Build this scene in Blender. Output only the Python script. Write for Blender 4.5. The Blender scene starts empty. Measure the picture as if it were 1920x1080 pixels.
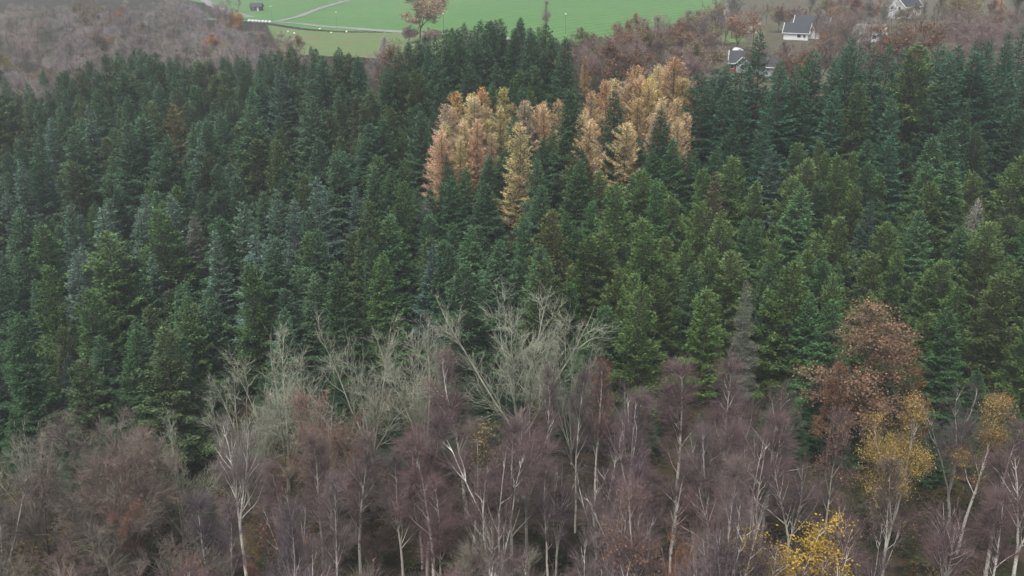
import bpy, bmesh, math, random
import numpy as np
from math import radians, sin, cos, pi

scene = bpy.context.scene
COL = scene.collection

# ------------------------------------------------------------------ camera
CAMZ, PITCH, FPX = 56.0, radians(20.0), 1844.0
cam_d = bpy.data.cameras.new('camera')
cam_d.sensor_width = 36.0
cam_d.lens = 36.0 * FPX / 1920.0
cam_d.clip_start, cam_d.clip_end = 0.5, 12000.0
cam = bpy.data.objects.new('camera', cam_d)
COL.objects.link(cam)
cam.location = (0, 0, CAMZ)
cam.rotation_euler = (pi / 2 - PITCH, 0, 0)
scene.camera = cam

# ------------------------------------------------------------------ sky, sun, exposure
SUN_EL, SUN_AZ = radians(62), radians(205)          # azimuth clockwise from +Y
world = bpy.data.worlds.new('World')
scene.world = world
world.use_nodes = True
wn = world.node_tree
wn.nodes.clear()
w_out = wn.nodes.new('ShaderNodeOutputWorld')
w_bg = wn.nodes.new('ShaderNodeBackground')
w_sky = wn.nodes.new('ShaderNodeTexSky')
w_sky.sky_type = 'NISHITA'
w_sky.sun_disc = False
w_sky.sun_elevation = SUN_EL
w_sky.sun_rotation = SUN_AZ
w_sky.air_density, w_sky.dust_density, w_sky.ozone_density = 1.0, 3.0, 1.0
w_hs = wn.nodes.new('ShaderNodeHueSaturation')
w_hs.inputs['Saturation'].default_value = 0.30       # an overcast, milky sky
wn.links.new(w_sky.outputs[0], w_hs.inputs['Color'])
wn.links.new(w_hs.outputs[0], w_bg.inputs['Color'])
w_bg.inputs['Strength'].default_value = 0.085
wn.links.new(w_bg.outputs[0], w_out.inputs['Surface'])

sun_d = bpy.data.lights.new('sun', 'SUN')
sun_d.energy = 2.0
sun_d.angle = radians(30)
sun_d.color = (1.0, 0.97, 0.93)
sun = bpy.data.objects.new('sun', sun_d)
COL.objects.link(sun)
sun.rotation_euler = (pi / 2 - SUN_EL, 0, pi - SUN_AZ)
sun.location = (0, 0, 120)

scene.view_settings.view_transform = 'Standard'
scene.view_settings.look = 'None'
scene.view_settings.exposure = 0.92
scene.view_settings.gamma = 1.0
scene.view_settings.use_curve_mapping = False
scene.render.engine = 'CYCLES'
scene.cycles.max_bounces = 4
scene.cycles.diffuse_bounces = 2
scene.cycles.transmission_bounces = 2
scene.cycles.glossy_bounces = 0
scene.cycles.volume_bounces = 0
scene.cycles.use_denoising = True
scene.cycles.use_adaptive_sampling = True
scene.cycles.adaptive_threshold = 0.03

# ------------------------------------------------------------------ terrain and projection
def sstep(a, b, x):
    t = np.clip((np.asarray(x, float) - a) / (b - a), 0, 1)
    return t * t * (3 - 2 * t)

def G(x, y):
    x = np.asarray(x, float); y = np.asarray(y, float)
    lf = 1 - sstep(-95, 10, x)                      # the bank is lower and gentler on the left
    r = np.clip((y - (92 + 4 * lf)) / (84.0 + 26 * lf), 0, 1); r = r + .06 * np.sin(2 * pi * r) * -1
    z = (25.5 - 8.5 * lf) * r - 1.0 * np.clip((92 - y) / 60.0, 0, 2)
    wob = 0.5 * np.sin(x * .11 + 1.3) * np.cos(y * .13) + 0.35 * np.sin(x * .23 + y * .19)
    return z + wob * (1 - sstep(220, 290, y))

FW = np.array([0, cos(PITCH), -sin(PITCH)]); UPV = np.array([0, sin(PITCH), cos(PITCH)])
_T = np.concatenate([np.arange(25, 500, .35), np.arange(500, 3000, 5.0)])

def hit(px, py, h=0.0):
    """world point of the terrain (raised by h) seen at a pixel of the 1920x1080 photograph"""
    d = FW + np.array([1., 0, 0]) * (px - 960) / FPX + UPV * (540 - py) / FPX
    P = np.array([0, 0, CAMZ]) + _T[:, None] * d
    f = P[:, 2] - G(P[:, 0], P[:, 1]) - h
    i = np.argmax(f <= 0)
    if f[i] > 0:
        i = len(_T) - 1
    p = P[i]
    return float(p[0]), float(p[1]), float(G(p[0], p[1]))

def proj(x, y, z):
    x = np.asarray(x, float); y = np.asarray(y, float); z = np.asarray(z, float) - CAMZ
    dep = y * FW[1] + z * FW[2]
    return 960 + FPX * x / dep, 540 - FPX * (y * UPV[1] + z * UPV[2]) / dep, dep

def in_poly(px, py, poly):
    px = np.asarray(px, float); py = np.asarray(py, float)
    r = np.zeros(px.shape, bool)
    n = len(poly); j = n - 1
    for i in range(n):
        xi, yi = poly[i]; xj, yj = poly[j]
        c = ((yi > py) != (yj > py)) & (px < (xj - xi) * (py - yi) / (yj - yi + 1e-9) + xi)
        r ^= c; j = i
    return r

# ------------------------------------------------------------------ materials
def new_mat(name):
    m = bpy.data.materials.new(name); m.use_nodes = True
    nt = m.node_tree; nt.nodes.clear()
    return m, nt, nt.nodes.new

def tinted(name, lo, hi, rough=.7, trans=0.0, spec=.2, nscale=.5, namp=.5, bark=None):
    """matte plant material: the object's own colour, varied leaf by leaf and clump by clump"""
    m, nt, N = new_mat(name)
    out = N('ShaderNodeOutputMaterial'); oi = N('ShaderNodeObjectInfo')
    at = N('ShaderNodeAttribute'); at.attribute_name = 'tint'
    tc = N('ShaderNodeTexCoord'); nz = N('ShaderNodeTexNoise')
    nz.inputs['Scale'].default_value = nscale; nz.inputs['Detail'].default_value = 3
    nt.links.new(tc.outputs['Object'], nz.inputs['Vector'])
    mr = N('ShaderNodeMapRange'); mr.inputs['To Min'].default_value = lo; mr.inputs['To Max'].default_value = hi
    nt.links.new(at.outputs['Fac'], mr.inputs['Value'])
    mr2 = N('ShaderNodeMapRange'); mr2.inputs['From Min'].default_value = .3; mr2.inputs['From Max'].default_value = .7
    mr2.inputs['To Min'].default_value = 1 - namp / 2; mr2.inputs['To Max'].default_value = 1 + namp / 2
    nt.links.new(nz.outputs['Fac'], mr2.inputs['Value'])
    mu = N('ShaderNodeMath'); mu.operation = 'MULTIPLY'
    nt.links.new(mr.outputs[0], mu.inputs[0]); nt.links.new(mr2.outputs[0], mu.inputs[1])
    vm = N('ShaderNodeVectorMath'); vm.operation = 'SCALE'
    nt.links.new(oi.outputs['Color'], vm.inputs[0]); nt.links.new(mu.outputs[0], vm.inputs['Scale'])
    colour = vm.outputs[0]
    if bark:
        mp = N('ShaderNodeMapping'); mp.inputs['Scale'].default_value = bark
        n2 = N('ShaderNodeTexNoise'); n2.inputs['Scale'].default_value = 1.0; n2.inputs['Detail'].default_value = 4
        nt.links.new(tc.outputs['Object'], mp.inputs[0]); nt.links.new(mp.outputs[0], n2.inputs['Vector'])
        cr = N('ShaderNodeValToRGB')
        cr.color_ramp.elements[0].position = .30; cr.color_ramp.elements[0].color = (.18, .17, .16, 1)
        cr.color_ramp.elements[1].position = .43; cr.color_ramp.elements[1].color = (1, 1, 1, 1)
        nt.links.new(n2.outputs['Fac'], cr.inputs[0])
        mx = N('ShaderNodeMix'); mx.data_type = 'RGBA'; mx.blend_type = 'MULTIPLY'
        mx.inputs[0].default_value = 1
        nt.links.new(colour, mx.inputs[6]); nt.links.new(cr.outputs[0], mx.inputs[7])
        colour = mx.outputs[2]
    bs = N('ShaderNodeBsdfPrincipled'); bs.inputs['Roughness'].default_value = rough
    bs.inputs['Specular IOR Level'].default_value = spec
    nt.links.new(colour, bs.inputs['Base Color'])
    if trans > 0:
        tr = N('ShaderNodeBsdfTranslucent'); nt.links.new(colour, tr.inputs['Color'])
        ms = N('ShaderNodeMixShader'); ms.inputs[0].default_value = trans
        nt.links.new(bs.outputs[0], ms.inputs[1]); nt.links.new(tr.outputs[0], ms.inputs[2])
        nt.links.new(ms.outputs[0], out.inputs['Surface'])
    else:
        nt.links.new(bs.outputs[0], out.inputs['Surface'])
    return m

M_NEEDLE = tinted('needles', .55, 1.6, rough=.6, trans=.18, nscale=.55, namp=.5)
M_TWIG = tinted('twigs', .7, 1.35, rough=.8, nscale=.4, namp=.4)
M_LEAF = tinted('leaves', .6, 1.4, rough=.55, trans=.35, nscale=.6, namp=.5)
M_BIRCH = tinted('birch_bark', .85, 1.15, rough=.7, nscale=1.2, namp=.4, bark=(2.5, 2.5, 1.6))
M_BARK = tinted('grey_bark', .75, 1.25, rough=.9, nscale=1.5, namp=.6)

def plain(name, col, rough=.7, vary=.25, nscale=2.0, spec=.3):
    m, nt, N = new_mat(name)
    out = N('ShaderNodeOutputMaterial'); bs = N('ShaderNodeBsdfPrincipled')
    tc = N('ShaderNodeTexCoord'); nz = N('ShaderNodeTexNoise')
    nz.inputs['Scale'].default_value = nscale; nz.inputs['Detail'].default_value = 5
    nt.links.new(tc.outputs['Object'], nz.inputs['Vector'])
    mr = N('ShaderNodeMapRange'); mr.inputs['From Min'].default_value = .3; mr.inputs['From Max'].default_value = .7
    mr.inputs['To Min'].default_value = 1 - vary; mr.inputs['To Max'].default_value = 1 + vary
    nt.links.new(nz.outputs['Fac'], mr.inputs['Value'])
    vm = N('ShaderNodeVectorMath'); vm.operation = 'SCALE'; vm.inputs[0].default_value = col
    nt.links.new(mr.outputs[0], vm.inputs['Scale']); nt.links.new(vm.outputs[0], bs.inputs['Base Color'])
    bs.inputs['Roughness'].default_value = rough; bs.inputs['Specular IOR Level'].default_value = spec
    nt.links.new(bs.outputs[0], out.inputs['Surface'])
    return m

M_BRANCH = plain('conifer_branch', (.075, .058, .042), .9, .25)

def blotchy(name, cols, scales, bump=0.0):
    """ground material: several colours mixed by noises of different size"""
    m, nt, N = new_mat(name)
    out = N('ShaderNodeOutputMaterial'); bs = N('ShaderNodeBsdfPrincipled')
    bs.inputs['Roughness'].default_value = .95; bs.inputs['Specular IOR Level'].default_value = .1
    tc = N('ShaderNodeTexCoord'); last = None
    for i, (c, s) in enumerate(zip(cols, scales)):
        if last is None:
            rgb = N('ShaderNodeRGB'); rgb.outputs[0].default_value = (*c, 1); last = rgb.outputs[0]; continue
        nz = N('ShaderNodeTexNoise'); nz.inputs['Scale'].default_value = s; nz.inputs['Detail'].default_value = 6
        nt.links.new(tc.outputs['Object'], nz.inputs['Vector'])
        cr = N('ShaderNodeMapRange'); cr.inputs['From Min'].default_value = .45; cr.inputs['From Max'].default_value = .62
        nt.links.new(nz.outputs['Fac'], cr.inputs['Value'])
        mx = N('ShaderNodeMix'); mx.data_type = 'RGBA'; mx.inputs[7].default_value = (*c, 1)
        nt.links.new(cr.outputs[0], mx.inputs[0]); nt.links.new(last, mx.inputs[6]); last = mx.outputs[2]
    nt.links.new(last, bs.inputs['Base Color'])
    nt.links.new(bs.outputs[0], out.inputs['Surface'])
    return m

# ------------------------------------------------------------------ mesh helpers
def mesh_np(name, V, F, mats, MI=None, T=None, smooth=False):
    """V (n,3); F list of (k,3|4) arrays; MI one material index per F block; T tint per vertex"""
    me = bpy.data.meshes.new(name)
    V = np.ascontiguousarray(V, np.float32)
    nl = sum(f.size for f in F); nf = sum(len(f) for f in F)
    me.vertices.add(len(V)); me.loops.add(nl); me.polygons.add(nf)
    me.vertices.foreach_set('co', V.ravel())
    me.loops.foreach_set('vertex_index', np.concatenate([f.ravel() for f in F]).astype(np.int32))
    tot = np.concatenate([np.full(len(f), f.shape[1], np.int32) for f in F])
    st = np.concatenate([[0], np.cumsum(tot)[:-1]]).astype(np.int32)
    me.polygons.foreach_set('loop_start', st)
    me.polygons.foreach_set('loop_total', tot)
    if MI is not None:
        me.polygons.foreach_set('material_index', np.concatenate([np.full(len(f), i, np.int32) for f, i in zip(F, MI)]))
    if smooth:
        me.polygons.foreach_set('use_smooth', np.ones(nf, bool))
    if T is not None:
        a = me.attributes.new('tint', 'FLOAT', 'POINT'); a.data.foreach_set('value', np.ascontiguousarray(T, np.float32))
    for m in mats:
        me.materials.append(m)
    me.update(calc_edges=True)
    return me

class Geo:
    def __init__(self): self.V = []; self.F = []; self.I = []; self.T = []; self.n = 0
    def add(self, V, F, mi, T):
        self.V.append(V); self.F.append(F + self.n); self.I.append(mi); self.T.append(T); self.n += len(V)
    def build(self, name, mats, smooth=False):
        return mesh_np(name, np.concatenate(self.V), self.F, mats, self.I, np.concatenate(self.T), smooth)

def norm(v): return v / (np.linalg.norm(v, axis=-1, keepdims=True) + 1e-9)

def grow(rng, S, D, L, n, up=0.0, wob=.1, curl=None):
    """polylines from starts S along dirs D of lengths L: (B,n,3)"""
    B = len(S); P = np.empty((B, n, 3)); P[:, 0] = S; d = norm(D); step = (np.asarray(L) / (n - 1))[:, None]
    for i in range(1, n):
        P[:, i] = P[:, i - 1] + d * step
        d = d + rng.normal(0, wob, (B, 3))
        d[:, 2] += up if np.isscalar(up) else up
        d = norm(d)
    return P

def tangents(P):
    T = np.empty_like(P); T[:, 1:-1] = P[:, 2:] - P[:, :-2]; T[:, 0] = P[:, 1] - P[:, 0]; T[:, -1] = P[:, -1] - P[:, -2]
    return norm(T)

def tubes(geo, rng, P, R, sides, mi):
    B, n, _ = P.shape
    T = tangents(P)
    ref = np.where(np.abs(T[..., 2:3]) > .9, np.array([1., 0, 0]), np.array([0, 0, 1.]))
    U = norm(np.cross(T, ref)); W = np.cross(T, U)
    a = np.arange(sides) * 2 * pi / sides
    V = P[:, :, None] + R[..., None, None] * (U[:, :, None] * np.cos(a)[:, None] + W[:, :, None] * np.sin(a)[:, None])
    idx = np.arange(B * n * sides).reshape(B, n, sides)
    a0 = idx[:, :-1]; a1 = idx[:, 1:]
    F = np.stack([a0, np.roll(a0, -1, 2), np.roll(a1, -1, 2), a1], -1).reshape(-1, 4)
    t = np.repeat(rng.random(B), n * sides)
    geo.add(V.reshape(-1, 3), F, mi, t)

def ribbons(geo, rng, P, w, mi):
    """flat tapering strips: twigs"""
    B, n, _ = P.shape
    T = tangents(P); S = norm(np.cross(T, rng.normal(0, 1, (B, 1, 3))))
    ww = (np.asarray(w).reshape(-1, 1) * np.linspace(1, .35, n))[..., None]
    V = np.stack([P - S * ww / 2, P + S * ww / 2], 2)
    idx = np.arange(B * n * 2).reshape(B, n, 2)
    F = np.stack([idx[:, :-1, 0], idx[:, :-1, 1], idx[:, 1:, 1], idx[:, 1:, 0]], -1).reshape(-1, 4)
    geo.add(V.reshape(-1, 3), F, mi, np.repeat(rng.random(B), n * 2))

def blades(geo, rng, C, D, L, Wd, mi, fold=.25, upn=None):
    """folded rhombs (needle sprays, leaves): base C, direction D, length L, width Wd"""
    B = len(C); D = norm(D)
    nrm = rng.normal(0, .5, (B, 3)); nrm[:, 2] += 1.0 if upn is None else upn
    S = norm(np.cross(D, nrm)); Nn = np.cross(S, D)
    L = np.asarray(L)[:, None]; Wd = np.asarray(Wd)[:, None]
    mid = C + D * L * .45 + Nn * L * .06
    V = np.stack([C, mid - S * Wd / 2 - Nn * Wd * fold, C + D * L, mid + S * Wd / 2 - Nn * Wd * fold], 1)
    i = np.arange(B) * 4
    F = np.concatenate([np.stack([i, i + 1, i + 2], 1), np.stack([i, i + 2, i + 3], 1)])
    geo.add(V.reshape(-1, 3), F, mi, np.repeat(rng.random(B), 4))

def at_t(P, par, t):
    """points and directions at parameter t of polylines P[par]"""
    n = P.shape[1]; f = t * (n - 1); i = np.minimum(f.astype(int), n - 2); k = (f - i)[:, None]
    a = P[par, i]; b = P[par, i + 1]
    return a + (b - a) * k, norm(b - a)

def fan(rng, d, ang, az=None):
    """directions that leave d by the angle ang"""
    ref = np.where(np.abs(d[:, 2:3]) > .9, np.array([1., 0, 0]), np.array([0, 0, 1.]))
    u = norm(np.cross(d, ref)); w = np.cross(d, u)
    az = rng.random(len(d)) * 2 * pi if az is None else az
    return norm(d * np.cos(ang)[:, None] + (u * np.cos(az)[:, None] + w * np.sin(az)[:, None]) * np.sin(ang)[:, None])

# ------------------------------------------------------------------ tree models (each kind in a few variants)
def conifer(seed, H=18.0, R=2.4, style='spruce'):
    rng = np.random.default_rng(seed)
    st = dict(
        spruce=dict(gap=.52, per=7, low=.05, shape=.74, e=.36, dr=.50, upt=.30, dens=27, sl=.31, sw=.135, jit=.28, hang=.26),
        fir=dict(gap=.92, per=8, low=.04, shape=.78, e=.26, dr=.42, upt=.20, dens=32, sl=.34, sw=.13, jit=.24, hang=.12),
        olive=dict(gap=.74, per=6, low=.06, shape=.62, e=.44, dr=.50, upt=.30, dens=36, sl=.32, sw=.145, jit=.42, hang=.28),
        larch=dict(gap=.46, per=6, low=.08, shape=.56, e=.34, dr=.15, upt=.25, dens=36, sl=.26, sw=.052, jit=.36, hang=.18),
        dead=dict(gap=.40, per=7, low=.10, shape=.72, e=.14, dr=.45, upt=.30, dens=34, sl=.30, sw=.035, jit=.30, hang=.3))[style]
    g = Geo(); tr = Geo()
    # trunk
    hz = np.linspace(0, 1, 10)
    lean = rng.normal(0, .22, 2)
    P = np.stack([lean[0] * np.sin(hz * 2) * hz, lean[1] * np.sin(hz * 3) * hz, hz * H], 1)[None]
    Rr = (.17 * H / 18 * (1 - hz) + .012)[None]; Rr[0, 0] *= 1.35
    tubes(tr, rng, P, Rr, 7, 0)
    # branches
    hs = []; h = H * st['low']
    while h < H - .15:
        k = h / H
        n = max(3, int(round(st['per'] * (1 - .35 * k) + rng.normal(0, .6))))
        a0 = rng.random() * 6.28
        for i in range(n):
            hs.append((h + rng.normal(0, st['gap'] * .22), a0 + i * 6.283 / n + rng.normal(0, .22)))
        h += st['gap'] * (1.0 - .35 * k) * rng.uniform(.8, 1.2)
    hs = np.array(hs); k = np.clip(hs[:, 0] / H, 0, .995); az = hs[:, 1]
    prof = np.power(1 - k, st['shape']) * np.minimum(1, .7 + (k - st['low']) * 3.2)
    # lopsided crowns: long and short sides, broken branches
    lop = 1 + .14 * np.sin(az + rng.random() * 6) + .10 * np.sin(2 * az + k * 9 + rng.random() * 6)
    L = np.maximum(R * prof * lop * rng.uniform(1 - st['jit'] * 1.3, 1 + st['jit'], len(k)), .16)
    L[rng.random(len(k)) < .05] *= .5
    B = len(k)
    e = st['e'] + .75 * k ** 2 + rng.normal(0, .10, B)
    dr = st['dr'] * (1 - .8 * k) * rng.uniform(.7, 1.3, B)
    upt = st['upt']
    dirh = np.stack([np.cos(az), np.sin(az), 0 * az], 1); perp = np.stack([-np.sin(az), np.cos(az), 0 * az], 1)
    base = np.stack([np.interp(k, hz, P[0, :, 0]), np.interp(k, hz, P[0, :, 1]), hs[:, 0]], 1)
    def pos(b, t):
        zz = L[b] * (np.sin(e[b]) * t - dr[b] * t * t + upt * t ** 4 * .6)
        return base[b] + dirh[b] * (L[b] * t * np.cos(e[b] * .6))[:, None] + np.stack([0 * t, 0 * t, zz], 1)
    tt = np.linspace(0, 1, 5)
    BP = np.stack([pos(np.arange(B), np.full(B, q)) for q in tt], 1)
    tubes(g, rng, BP, (np.minimum(.035, .010 + .009 * L)[:, None] * np.linspace(1, .3, 5)) * (1.3 if style == 'dead' else 1), 3, 1)
    # needle sprays spread over each bough
    cnt = np.maximum(5, (st['dens'] * L * (.7 + .55 * L)).astype(int))
    b = np.repeat(np.arange(B), cnt); n = len(b)
    t = np.clip(rng.random(n) ** .75, .04, 1)
    if style == 'olive':        # foliage gathered in clumps along the bough
        nc = 5; cl = rng.random((B, nc)) * .85 + .18
        t = np.clip(cl[b, rng.integers(0, nc, n)] + rng.normal(0, .055, n), .05, 1.02)
    s = np.where(rng.random(n) < .5, -1.0, 1.0)
    latmax = (.50 * L[b] * (1.04 - t) + .20) * (1.0 if style != 'larch' else .8)
    v = rng.random(n) * latmax
    p = pos(b, t) + perp[b] * (s * v * .80)[:, None] + dirh[b] * (v * .45)[:, None]
    p[:, 2] -= v * v * st['hang'] * .8 + rng.random(n) * st['hang'] * .30
    p += rng.normal(0, .05 if style in ('fir',) else .085, (n, 3))
    d = perp[b] * (s * (.25 + .6 * v / latmax))[:, None] + dirh[b] * .75 + rng.normal(0, .28, (n, 3))
    d[:, 2] += -st['hang'] * .7 + .55 * k[b] ** 2
    if style == 'olive':
        d[:, 2] += .35; p[:, 2] += rng.normal(0, .12, n)
    if style == 'larch':
        d[:, 2] += .35
    sl = st['sl'] * rng.uniform(.6, 1.35, n); sw = st['sw'] * rng.uniform(.7, 1.3, n)
    blades(g, rng, p, d, sl, sw, 0)
    # leader
    m = 26
    hh = H - rng.random(m) * .9
    dd = rng.normal(0, .7, (m, 3)); dd[:, 2] = 1.0
    blades(g, rng, np.stack([rng.normal(0, .03, m) + P[0, -1, 0], rng.normal(0, .03, m) + P[0, -1, 1], hh], 1), dd,
           np.full(m, .30), np.full(m, .09), 0)
    return tr, g

def stem_tree(seed, H=15.0, kind='birch'):
    """a broadleaved tree: trunk geo (trunk and main limbs), crown geo (branches, twigs), leaf anchors"""
    rng = np.random.default_rng(seed)
    st = dict(
        birch=dict(r=.16, fork=rng.choice([1, 1, 2, 2, 3]), fh=(.40, .58), fa=.18, n1=16, t1=.34, a1=(.35, .68), l1=.26, up1=.07, n2=7, l2=.46, n3=5, l3=.90, nt=4, lt=.75, dt=-.20, tw=.012, up2=.04, wob=.09, cap=7500),
        multi=dict(r=.13, fork=rng.choice([4, 5, 6]), fh=(.18, .36), fa=.26, n1=8, t1=.36, a1=(.30, .60), l1=.22, up1=.07, n2=6, l2=.46, n3=5, l3=.80, nt=4, lt=.70, dt=-.14, tw=.012, up2=.05, wob=.09, cap=7000),
        ash=dict(r=.16, fork=rng.choice([5, 6, 7]), fh=(.06, .16), fa=.44, n1=11, t1=.18, a1=(.28, .62), l1=.29, up1=.09, n2=8, l2=.46, n3=4, l3=.80, nt=2, lt=.50, dt=.12, tw=.0125, up2=.10, wob=.13, cap=9500),
        bushy=dict(r=.16, fork=rng.choice([3, 4]), fh=(.12, .30), fa=.48, n1=11, t1=.18, a1=(.5, 1.0), l1=.30, up1=.05, n2=7, l2=.45, n3=6, l3=.80, nt=6, lt=.50, dt=.02, tw=.016, up2=.04, wob=.13, cap=9500),
        oak=dict(r=.20, fork=1, fh=(.25, .4), fa=.40, n1=17, t1=.20, a1=(.6, 1.05), l1=.27, up1=.06, n2=7, l2=.45, n3=5, l3=.8, nt=3, lt=.45, dt=.05, tw=.016, up2=.05, wob=.16, cap=7000),
    )[kind]
    tr = Geo(); cr = Geo()
    nst = int(st['fork'])
    n = 12
    hz = np.linspace(0, 1, n)
    fh = rng.uniform(*st['fh']) * H
    # stems: the first runs on from the trunk, the others leave it at the fork
    d0 = np.array([[rng.normal(0, .05), rng.normal(0, .05), 1.0]])
    trunk = grow(rng, np.zeros((1, 3)), d0, [fh if nst > 1 else H * .96], n, up=.06, wob=.035)
    rt = st['r'] * H / 15
    stems = []
    if nst == 1:
        stems = trunk; rr = (rt * (1 - hz * .93))[None]
    else:
        top = trunk[:, -1].repeat(nst, 0) ; top[:, 2] -= rng.random(nst) * fh * .25
        azs = np.arange(nst) * 6.283 / nst + rng.random() * 6 + rng.normal(0, .3, nst)
        an = st['fa'] * rng.uniform(.5, 1.25, nst); an[0] *= .35
        D = np.stack([np.sin(an) * np.cos(azs), np.sin(an) * np.sin(azs), np.cos(an)], 1)
        Ls = (H - fh) * rng.uniform(.78, 1.0, nst) / np.cos(an * .6); Ls[0] = (H - fh) * .98
        stems = grow(rng, top, D, Ls, n, up=.05, wob=.05)
        rr = (rt * .72 * rng.uniform(.65, 1, nst))[:, None] * (1 - hz * .90)[None]
        tubes(tr, rng, trunk, (rt * (1.0 - .22 * hz))[None] * np.where(hz < .05, 1.3, 1)[None], 7, 0)
    tubes(tr, rng, stems, rr, 6, 0)
    ns = len(stems)
    # limbs
    n1 = st['n1'] * (1 if ns > 1 else 2)
    par = np.repeat(np.arange(ns), n1); tt = np.clip(st['t1'] * (0.5 if ns > 1 else 1.2) + (1 - st['t1'] * .6) * rng.random(len(par)) ** .9, .05, .97)
    S, D = at_t(stems, par, tt)
    A = rng.uniform(*st['a1'], len(par))
    L1 = H * st['l1'] * (1.05 - tt) ** .75 * 1.05 * rng.uniform(.6, 1.2, len(par))
    P1 = grow(rng, S, fan(rng, D, A), L1, 7, up=st['up1'], wob=st['wob'])
    r1 = np.minimum(.050, .018 + .010 * L1) * (.68 if kind == 'ash' else 1)
    tubes(tr, rng, P1, r1[:, None] * np.linspace(1, .2, 7)[None], 4, 0)
    # branches
    n2 = st['n2'] * len(P1); par = rng.choice(len(P1), n2, p=L1 ** .75 / (L1 ** .75).sum()); tt = rng.uniform(.18, .98, len(par))
    S, D = at_t(P1, par, tt)
    L2 = L1[par] * st['l2'] * (1.15 - tt * .6) * rng.uniform(.6, 1.25, len(par))
    P2 = grow(rng, S, fan(rng, D, rng.uniform(.3, .65, len(par)) if kind in ('birch', 'multi') else rng.uniform(.4, .9, len(par))), L2, 5, up=st['up2'], wob=st['wob'] * 1.2)
    thick = 1.3 if kind == 'ash' else 1.1
    tubes(cr, rng, P2, np.full((len(P2), 1), .013 * thick) * np.linspace(1, .5, 5)[None], 3, 1 if kind == 'ash' else 0)
    # branchlets from limbs' ends and branches
    n3 = st['n3'] * len(P2); par = rng.choice(len(P2), n3, p=L2 ** .6 / (L2 ** .6).sum()); tt = rng.uniform(.15, 1, len(par))
    S, D = at_t(P2, par, tt)
    P3 = grow(rng, S, fan(rng, D, rng.uniform(.3, .8, len(par))), st['l3'] * rng.uniform(.5, 1.3, len(par)), 4, up=st['up2'] * .6 + st['dt'] * .4, wob=.12)
    ribbons(cr, rng, P3, st['tw'] * 1.5 * rng.uniform(.8, 1.2, len(P3)), 0)
    nt = st['nt']; par = np.repeat(np.arange(len(P3)), nt); tt = rng.uniform(.1, 1, len(par))
    S, D = at_t(P3, par, tt)
    if len(par) > st['cap']:
        keep = rng.permutation(len(par))[:st['cap']]; S, D = S[keep], D[keep]
    P4 = grow(rng, S, fan(rng, D, rng.uniform(.2, .7, len(S))), st['lt'] * rng.uniform(.5, 1.3, len(S)), 3, up=st['dt'], wob=.10)
    ribbons(cr, rng, P4, st['tw'] * rng.uniform(.7, 1.2, len(P4)), 0)
    return tr, cr, (P3, P4, H)

def leaf_geo(seed, anchors, nleaf, size, tmin=.0, side=None, droop=-.5, clump=True):
    rng = np.random.default_rng(seed)
    P3, P4, H = anchors
    g = Geo()
    c = np.concatenate([P4[:, -1], P4[:, 1], P3[:, -1]])
    w = np.clip((c[:, 2] / H - tmin) * 6, 0, 1)
    # leaves hang on in clumps
    cen = c[rng.integers(0, len(c), 110)]
    dmin = np.min(np.linalg.norm(c[:, None] - cen[None], axis=2), 1)
    if clump: w = w * np.exp(-(dmin / .55) ** 2)
    if side is not None:
        w = w * (c @ np.array(side) > .2)
    i = rng.choice(len(c), nleaf, p=w / w.sum())
    p = c[i] + rng.normal(0, .12, (nleaf, 3))
    d = rng.normal(0, .6, (nleaf, 3)); d[:, 2] += droop
    blades(g, rng, p, d, size * rng.uniform(.6, 1.4, nleaf), size * .72 * rng.uniform(.7, 1.2, nleaf), 0, fold=.1, upn=.5)
    return g

LIB = {}      # kind -> list of dicts(trunk mesh, crown mesh, whole mesh, H, R)
def lib_conifer(kind, n, H, R, style, seed0):
    LIB[kind] = []
    for i in range(n):
        rng = random.Random(seed0 + i)
        r = R * rng.uniform(.88, 1.14)
        tr, cr = conifer(seed0 + i, H, r, style)
        LIB[kind].append(dict(trunk=tr.build(kind + '_trunk', [M_BARK]), crown=cr.build(kind + '_crown', [M_NEEDLE, M_BARK if style == 'dead' else M_BRANCH]), H=H, R=r))
lib_conifer('spruce', 9, 18, 3.4, 'spruce', 100)
lib_conifer('fir', 6, 18, 3.6, 'fir', 200)
lib_conifer('olive', 9, 18, 3.45, 'olive', 300)
lib_conifer('larch', 5, 16, 2.8, 'larch', 400)
lib_conifer('dead', 2, 17, 2.3, 'dead', 500)

def lib_broad(kind, n, H, seed0, barkmat):
    LIB[kind] = []
    for i in range(n):
        tr, cr, an = stem_tree(seed0 + i, H, kind)
        LIB[kind].append(dict(trunk=tr.build(kind + '_trunk', [barkmat]), crown=cr.build(kind + '_crown', [M_TWIG, M_BARK]), an=an, H=H))
lib_broad('birch', 7, 15, 600, M_BIRCH)
lib_broad('multi', 5, 14, 700, M_BIRCH)
lib_broad('ash', 5, 14, 800, M_BARK)
lib_broad('bushy', 5, 12, 900, M_BARK)
lib_broad('oak', 3, 14, 1000, M_BARK)

# ------------------------------------------------------------------ object helpers
def link(name, data, parent=None):
    o = bpy.data.objects.new(name, data); COL.objects.link(o)
    if parent: o.parent = parent
    return o

def tag(o, label=None, cat=None, group=None, kind=None):
    if label: o['label'] = label
    if cat: o['category'] = cat
    if group: o['group'] = group
    if kind: o['kind'] = kind
    return o

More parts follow.
